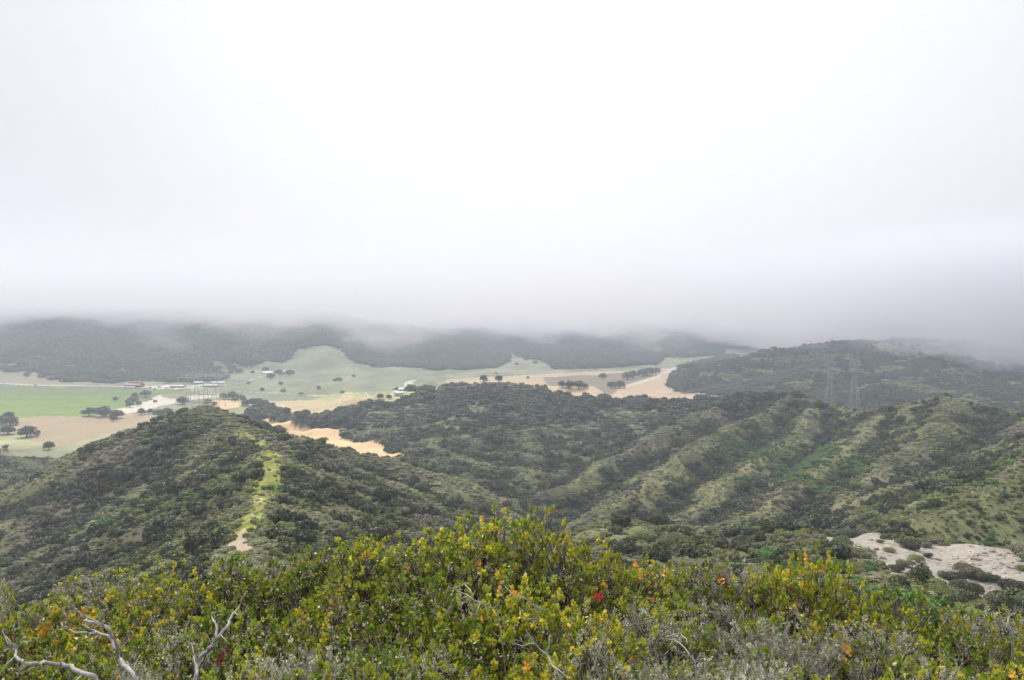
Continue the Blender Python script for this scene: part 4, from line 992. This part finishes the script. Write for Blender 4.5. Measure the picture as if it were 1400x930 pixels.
def manzanita(name, seed, pal, leafy=1.0, lichen=.3, bare=.2, tips=560, fine=0):
    """about 1 m in radius and 1 m tall (scaled on placing); returns meshes branches, twigs, leaves, lichen"""
    g_ = np.random.default_rng(seed)
    d = unit(g_.normal(size=(tips*3, 3))); d = d[d[:, 2] > -.05][:tips]; tips = len(d)
    bump = 1+.15*np.sin(3.1*d[:, 0]+seed)*np.cos(2.7*d[:, 1]+seed)+.13*np.sin(6*d[:, 0]+5*d[:, 1]+seed*2)+.09*np.sin(13*d[:, 0]+seed)*np.sin(12*d[:, 1]+9*d[:, 2])
    rr = (bump*(1-.42*g_.random(tips)**2.2))[:, None]
    T = d*rr*np.array([1., 1., .95])+np.array([0, 0, 1.0])
    T[:, 2] = np.maximum(T[:, 2], .7+.3*g_.random(tips))
    n2, n1_ = 110, 22
    C2 = T[g_.choice(tips, n2, replace=False)]*np.array([.86, .86, .84])+g_.normal(size=(n2, 3))*.03
    C1 = C2[g_.choice(n2, n1_, replace=False)]*np.array([.52, .52, .62])+g_.normal(size=(n1_, 3))*.03
    base = g_.normal(size=(n1_, 3))*np.array([.07, .07, 0]); base[:, 2] = -.12
    near = lambda A_, B_: ((A_[:, None]-B_[None])**2).sum(-1).argmin(1)
    p2 = C1[near(C2, C1)]; p3 = C2[near(T, C2)]
    Vs, Fs, off = [], [], 0
    for A_, B_, a, b, bn, nn in ((base, C1, .022, .014, .07, 6), (p2, C2, .012, .0065, .09, 5), (p3, T, .0055, .0028, .07, 4)):
        V, F_ = tubes_np(A_, B_, a, b, g_, bn, nn, 4); Vs.append(V); Fs.append(F_+off); off += len(V)
    br = mesh_np(name+'_branches', np.vstack(Vs), Fs, None, [M_stem if leafy > .4 else M_deadwood], True)
    res = {'branches': br}
    # grey dead twigs between the leaves
    nb = int(900*bare)+fine
    if nb:
        i = g_.integers(0, tips, nb); f = g_.random((nb, 1))
        A_ = p3[i]+(T[i]-p3[i])*f; dirn = unit(d[i]*.7+g_.normal(size=(nb, 3))*.75+np.array([0, 0, .25])); B_ = A_+dirn*(.06+.16*g_.random((nb, 1)))
        V1, F1 = tubes_np(A_, B_, .0042, .0022, g_, .12, 3, 3)
        j = g_.integers(0, nb, nb*2); ff = g_.random((nb*2, 1)); A2 = A_[j]+(B_[j]-A_[j])*ff
        B2 = A2+unit(dirn[j]+g_.normal(size=(nb*2, 3))*.8)*(.03+.07*g_.random((nb*2, 1)))
        V2, F2 = tubes_np(A2, B2, .0028, .0016, g_, .12, 3, 2)
        res['twig_sprays'] = mesh_np(name+'_twigs', np.vstack([V1, V2]), [F1, F2+len(V1)], None, [M_deadwood], True)
    if leafy > 0:
        keep = np.where(fbm(T[:, 0]*2.6+seed, T[:, 1]*2.6+T[:, 2], seed, 2)+.35*g_.random(tips) > .55-leafy*.75)[0]
        nl = 17; tt = np.repeat(keep, nl); m = len(tt)
        axis = unit(d[tt]*.55+np.array([0, 0, .30])+np.repeat(g_.normal(size=(len(keep), 3))*.45, nl, 0))
        ref = unit(g_.normal(size=(m, 3))); rad_ = unit(np.cross(axis, ref))
        s_ = g_.random((m, 1)); P0 = T[tt]+axis*(s_*.095-.06)
        ax = unit(axis*(.05+.75*s_)+rad_*(1.05-.35*s_)+g_.normal(size=(m, 3))*.15)
        nr = unit(np.cross(ax, g_.normal(size=(m, 3)))+axis*.2); nr = unit(nr-ax*(nr*ax).sum(1, keepdims=True))
        ln = .032+.017*g_.random(m); V, Q = leaves_np(P0, ax, nr, ln, ln*(.62+.12*g_.random(m)))
        pl = np.array(PAL[pal]); ti = g_.integers(0, len(pl), len(keep)); c = np.repeat(pl[ti], nl, 0)
        alt = pl[g_.integers(0, len(pl), m)]; mixf = .35*g_.random((m, 1)); c = c*(1-mixf)+alt*mixf
        new = np.repeat(g_.random(len(keep)) < (.018 if pal != 'orange' else .09), nl)[:, None] & (s_ > .45)
        c = np.where(new, np.array([.48, .24, .07])*(.7+.6*g_.random((m, 1))), c)
        yy = np.repeat(g_.random(len(keep)) < .07, nl)[:, None] & (s_ > .3); c = np.where(yy, c*.45+np.array([.30, .30, .05])*.55, c)
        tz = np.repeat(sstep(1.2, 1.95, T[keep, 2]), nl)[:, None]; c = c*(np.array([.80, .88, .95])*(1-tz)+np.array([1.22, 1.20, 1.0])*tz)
        odd = g_.random((m, 1)) < .006; c = np.where(odd, np.array([.5, .16, .07]), c)
        pale = g_.random((m, 1)) < .03; c = np.where(pale, np.array([.42, .40, .22]), c)
        c = c*(.78+.44*g_.random((m, 1)))
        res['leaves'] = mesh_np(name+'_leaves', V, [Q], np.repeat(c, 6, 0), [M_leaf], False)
    nlq = int(2200*lichen)
    if nlq:
        i = g_.integers(0, tips, nlq); A_ = p3[i]+(T[i]-p3[i])*g_.random((nlq, 1)); k = 7
        A_ = np.repeat(A_, k, 0)+g_.normal(size=(nlq*k, 3))*.010; m = len(A_)
        ax = unit(g_.normal(size=(m, 3))+np.array([0, 0, .1])); nr = unit(np.cross(ax, g_.normal(size=(m, 3)))); ln = .014+.026*g_.random(m)
        V, Q = leaves_np(A_, ax, nr, ln, ln*.45); c = np.repeat((.65+.6*g_.random((m, 1)))*np.ones(3), 6, 0)
        res['lichen'] = mesh_np(name+'_lichen', V, [Q], c, [M_lichen], False)
    return res
KIND = {
 'A': [manzanita('leafy_manzanita', 11, 'green', 1.25, .18, .25), manzanita('leafy_manzanita', 12, 'yellow', 1.3, .15, .25), manzanita('leafy_manzanita', 13, 'yellow', 1.1, .3, .4)],
 'O': [manzanita('orange_manzanita', 21, 'orange', 1.3, .12, .2)],
 'C': [manzanita('mixed_manzanita', 31, 'green', .66, 1.7, .9), manzanita('mixed_manzanita', 32, 'yellow', .58, 1.9, 1.0)],
 'D': [manzanita('bare_manzanita', 41, 'green', .16, 2.6, 1.5, 560, 300), manzanita('bare_manzanita', 42, 'green', .28, 2.8, 1.2, 560, 200)],
}
FG = [ # u, v of the top, depth, radius, kind, variant, label
 (15,812,7.2,1.0,'O',0,'orange-tipped manzanita at the far left behind the long bleached branches'),
 (95,800,7.8,.95,'O',0,'orange and yellow leaved manzanita second from the left on the thicket skyline'),
 (140,775,10.2,1.0,'C',1,'thin dull manzanita on the left skyline with an orange sprig'),
 (195,780,8.4,.85,'C',0,'lichen-spotted manzanita between the orange bushes and the trail end'),
 (262,768,8.6,.85,'A',2,'yellow-green manzanita left of the trail end with pale leaf tips'),
 (340,752,8.8,.9,'A',0,'green manzanita directly below the end of the dirt trail'),
 (430,737,9.0,.95,'A',0,'dense green manzanita just right of the trail end'),
 (520,712,8.6,.8,'A',1,'yellow-green manzanita stepping up left of the tallest crown'),
 (640,684,8.4,.95,'A',1,'tallest manzanita crown, in the middle against the dark draw'),
 (765,696,8.2,.85,'A',2,'second tallest manzanita crown with a pointed yellow top'),
 (850,742,8.6,.85,'A',1,'manzanita sloping down right of the pointed yellow crown'),
 (935,760,9.0,.85,'A',0,'low green manzanita under the brushy knoll'),
 (1010,762,8.8,.8,'D',1,'bare grey-twigged bush on the skyline left of the leafy round crown'),
 (1085,729,8.3,.72,'A',1,'leafy round manzanita crown left of the bare sandy saddle'),
 (1170,778,8.4,.8,'A',2,'manzanita crown just below the sandy patch of the saddle'),
 (1250,800,8.6,.85,'A',0,'green manzanita below the left part of the rubble'),
 (1330,826,8.8,.9,'C',1,'open manzanita with pale twigs below the lower rubble'),
 (1410,846,8.6,.9,'A',2,'manzanita at the right edge under the dark saddle bushes'),
 (60,862,5.9,.85,'A',0,'fresh green bush behind the lowest bleached branch at the left'),
 (165,838,6.2,.8,'A',2,'green bush behind the forked bleached branch'),
 (275,826,6.3,.75,'C',0,'lichen-covered bush between the two groups of dead branches'),
 (360,812,6.5,.8,'A',0,'glossy green bush right of the upright dead branch'),
 (465,800,6.4,.85,'A',2,'open-branched bush with a dark leaning stem below the stepping crown'),
 (570,780,6.3,.85,'A',0,'broad green bush below the tallest crown'),
 (680,778,6.2,.8,'A',1,'yellow-green bush with grey forked twigs in the centre'),
 (775,792,6.1,.8,'A',2,'bush carrying the bright red flower cluster'),
 (875,812,6.3,.8,'C',1,'half-leafy lichen bush right of the red flowers'),
 (965,806,6.5,.8,'C',0,'half-bare bush holding a single red and orange sprig'),
 (1060,818,6.2,.8,'D',0,'bare lichened bush below the leafy round crown'),
 (1150,836,6.3,.8,'C',1,'twiggy bush with sparse leaves right of the bare lichened one'),
 (1245,852,6.2,.85,'C',0,'mixed green and grey bush in the lower right'),
 (1350,876,6.2,.85,'A',1,'yellow-tipped bush near the lower right corner'),
 (20,925,4.5,.7,'A',0,'small green bush in the lower left corner'),
 (120,905,4.7,.6,'A',0,'low green bush between the bleached branches at the bottom left'),
 (200,890,4.5,.55,'D',1,'pale lichen bush at the root of the forked bleached branch'),
 (320,900,4.5,.6,'A',2,'yellow-green bush with maroon leaves at the foot of the upright dead branch'),
 (400,872,4.7,.6,'D',1,'pale lichened bush at the bottom, right of the upright dead branch'),
 (500,870,4.8,.7,'A',0,'bottom edge green bush left of the silver lichened twigs'),
 (590,862,4.7,.55,'C',0,'bottom edge bush of silver lichened twigs'),
 (690,868,4.7,.65,'A',1,'bottom edge yellow-green bush right of the silver twigs'),
 (790,876,4.6,.6,'C',1,'bottom edge bush below the red flower cluster'),
 (885,880,4.7,.6,'D',0,'bottom edge bare grey bush right of the one below the red flowers'),
 (985,880,4.7,.65,'D',1,'bottom edge bare lichen bush, middle one of the grey trio'),
 (1085,890,4.6,.6,'D',0,'bottom edge bare grey bush, rightmost of the grey trio'),
 (1165,884,4.6,.55,'A',1,'bottom edge bright green bush with orange sprigs'),
 (1255,905,4.6,.6,'C',1,'bottom edge mixed bush at the lower right'),
 (1370,925,4.7,.7,'A',2,'small yellow-green bush in the lower right corner'),
 (-4,762,7.9,.6,'D',1,'bare grey twiggy bush cut off by the left edge'), (-80,850,6.4,.9,'A',0,'green bush mostly outside the left edge'), (1490,872,6.4,.9,'A',1,'bush mostly outside the right edge'),
]
for k, (u, v, d, rr_, kd, vi, lab) in enumerate(FG):
    px, py, pz = P(u, v, d)
    gz = float(hfun(np.array([px]), np.array([py]))[0]); H_ = max(pz-gz, .9)/2.18
    root = empty('manzanita_bush', (px, py, gz), k*2.4, (rr_, rr_, H_)); tag(root, lab, 'bush', 'manzanita bushes in the foreground')
    for nm, me in KIND[kd][vi].items():
        add(nm, me, root)
    FG[k] = (root, px, py, pz)
# second tier behind the skyline, mostly hidden, so the slope is clothed from other places too
for k, (u, v, d, rr_, kd, lab) in enumerate([(60,840,14,1.2,'C','half-bare bush farther down the slope behind the orange bushes'), (1300,850,13,1.2,'A','bush farther down the slope behind the right skyline'),
        (1395,868,12,1.2,'C','half-bare bush farther down the slope at the right edge'), (0,862,11.5,1.2,'A','green bush farther down the slope at the left edge')]):
    px, py, pz = P(u, v, d); gz = float(hfun(np.array([px]), np.array([py]))[0]); H_ = max(pz-gz, 1.6)/2.18
    root = empty('manzanita_bush', (px, py, gz), k*1.7, (rr_, rr_, H_)); tag(root, lab, 'bush', 'manzanita bushes in the foreground')
    for nm, me in KIND[kd][0].items(): add(nm, me, root)

# ---- bleached dead branches rising out of the bushes
def dead(paths, d, label, foot, name='dead_branch', mat=None, r0=1.0):
    """paths: photo polylines as (u, v); the first one runs down to the ground at foot"""
    g_ = np.random.default_rng(abs(hash(label)) % 9999 if False else len(label)*7)
    mb = MB(); x0 = P(*foot, d+.6); gz = float(hfun(np.array([x0[0]]), np.array([x0[1]]))[0])
    o0 = np.array((x0[0], x0[1], gz))
    for pi, (pts, r1) in enumerate(paths):
        q = [np.array(P(u, v, d+.12*math.sin(i*1.3+pi))) for i, (u, v) in enumerate(pts)]
        if pi == 0: q = q+[(q[-1]+o0)/2+np.array([.05, .05, .1]), o0-np.array([0, 0, .1])]
        # subdivide with a little wobble
        w = [q[0]]
        for a, b in zip(q[:-1], q[1:]):
            for t in (.33, .67, 1): w.append(a+(b-a)*t+(g_.normal(size=3)*.006 if t < 1 else 0))
        n = len(w); mb.tube([p-o0 for p in w], [r1*r0*.72*(.4+.8*min(1, i/(n*.6))) for i in range(n)], 6)
        for i in range(2, n-2, 3):
            if g_.random() < .6 and pi == 0 or g_.random() < .35:
                a = w[i]-o0; dr = unit(g_.normal(size=3)+np.array([0, -.2, .6])); mb.tube([a, a+dr*.05+g_.normal(size=3)*.01, a+dr*.11], [.0045, .003, .0015], 4)
    root = empty(name, tuple(o0)); tag(root, label, 'dead branch', 'bleached dead branches'); mb.build('wood', mat or M_silver, root, True)
    return root
dead([([(100,828),(108,838),(117,849),(130,850),(150,862),(160,882),(161,900),(172,912),(185,925)], .014), ([(112,854),(130,863),(150,870),(157,888)], .009), ([(90,850),(94,860),(120,865),(131,863)], .007), ([(78,856),(86,857),(94,860)], .005)],
     3.95, 'bleached grey forked branch arching up over the green bush at the left', (200,1000))
dead([([(5,890),(15,888),(22,893),(25,902),(40,908),(60,905),(85,908),(100,915),(123,923),(140,935)], .013), ([(15,888),(30,880),(42,876)], .004)], 3.7, 'long bleached branch lying low in the bottom left corner', (190,1010))
dead([([(335,812),(330,825),(318,840),(310,858),(298,873),(285,890),(272,905),(266,930)], .013), ([(294,831),(290,845),(297,860),(293,878),(285,890)], .010), ([(262,880),(266,905),(268,925)], .006)], 4.0, 'upright dead branch forking like antlers right of the arching one', (262,1010))
dead([([(1366,829),(1374,833),(1380,842),(1378,852),(1384,868)], .011), ([(1390,836),(1380,842)], .006)], 7.0, 'small white dead snag poking up near the right edge', (1390,960))
dead([([(612,798),(622,806),(634,812),(645,818),(662,828),(680,836)], .010), ([(640,790),(636,800),(645,812)], .008), ([(690,800),(700,812),(718,818),(745,835)], .009)], 5.0, 'grey forked twig in the middle of the thicket below the tallest crown', (700,1000), r0=.55)
dead([([(720,868),(735,885),(750,898),(765,925)], .010), ([(700,880),(716,884),(730,880)], .006)], 4.1, 'slanting pale dead stem at the bottom centre', (790,1020), r0=.7)
dead([([(900,742+120),(915,875),(930,880),(950,905)], .009), ([(925,850),(930,866),(940,880)], .006)], 4.6, 'pale dead stem among the bare grey bushes at the bottom right of centre', (960,1010), r0=.7)
loc = lambda p, rt: (rot_of(rt)@(np.array(p)-np.array(rt.location)))/np.array(rt.scale)
def rot_of(rt):
    a = rt.rotation_euler.z; return np.array([[math.cos(a), math.sin(a), 0], [-math.sin(a), math.cos(a), 0], [0, 0, 1]])
M_flower = mat_leaf('red_petals', (.55, .03, .08), .05, .005, .35, .5, .3, False, (1.4, .5, .6))
def sprig(pt, n, ln, m, name, rt, label=None, spread=.03):
    g_ = np.random.default_rng(int(pt[0])); c = loc(P(*pt), rt)
    A_ = c+g_.normal(size=(n, 3))*spread; ax = unit(g_.normal(size=(n, 3))+np.array([0, -.5, .5])); nr = unit(np.cross(ax, g_.normal(size=(n, 3))))
    l = ln*(.7+.6*g_.random(n)); V, Q = leaves_np(A_, ax, nr, l, l*.7)
    o = add(name, mesh_np(name, V, [Q], np.ones((len(V), 3)), [m]), rt)
    if label: o['label'] = label
    return o
sprig((818,817,5.25), 18, .026, M_flower, 'flower_cluster', FG[25][0], 'bright red flower cluster', .011)
M_maroon = mat_leaf('maroon_leaves', (.14, .03, .03), .05, .01, .25, .5, .3, False); M_orange = mat_leaf('orange_leaves', (.45, .24, .06), .05, .01, .3, .5, .3, False)
sprig((302,898,4.0), 24, .038, M_maroon, 'leaf_sprig', FG[35][0], 'dark maroon leaf sprig', .035)
sprig((990,797,6.0), 16, .045, M_maroon, 'leaf_sprig', FG[27][0], 'dark red leaf sprig', .025)
sprig((986,797,5.9), 10, .045, M_orange, 'leaf_sprig', FG[27][0], 'orange leaf sprig', .02)
sprig((1155,880,4.3), 9, .038, M_orange, 'leaf_sprig', FG[44][0], 'orange leaf sprig', .03)
sprig((1160,896,4.2), 6, .04, M_orange, 'leaf_sprig', FG[44][0], 'orange leaf sprig', .02)
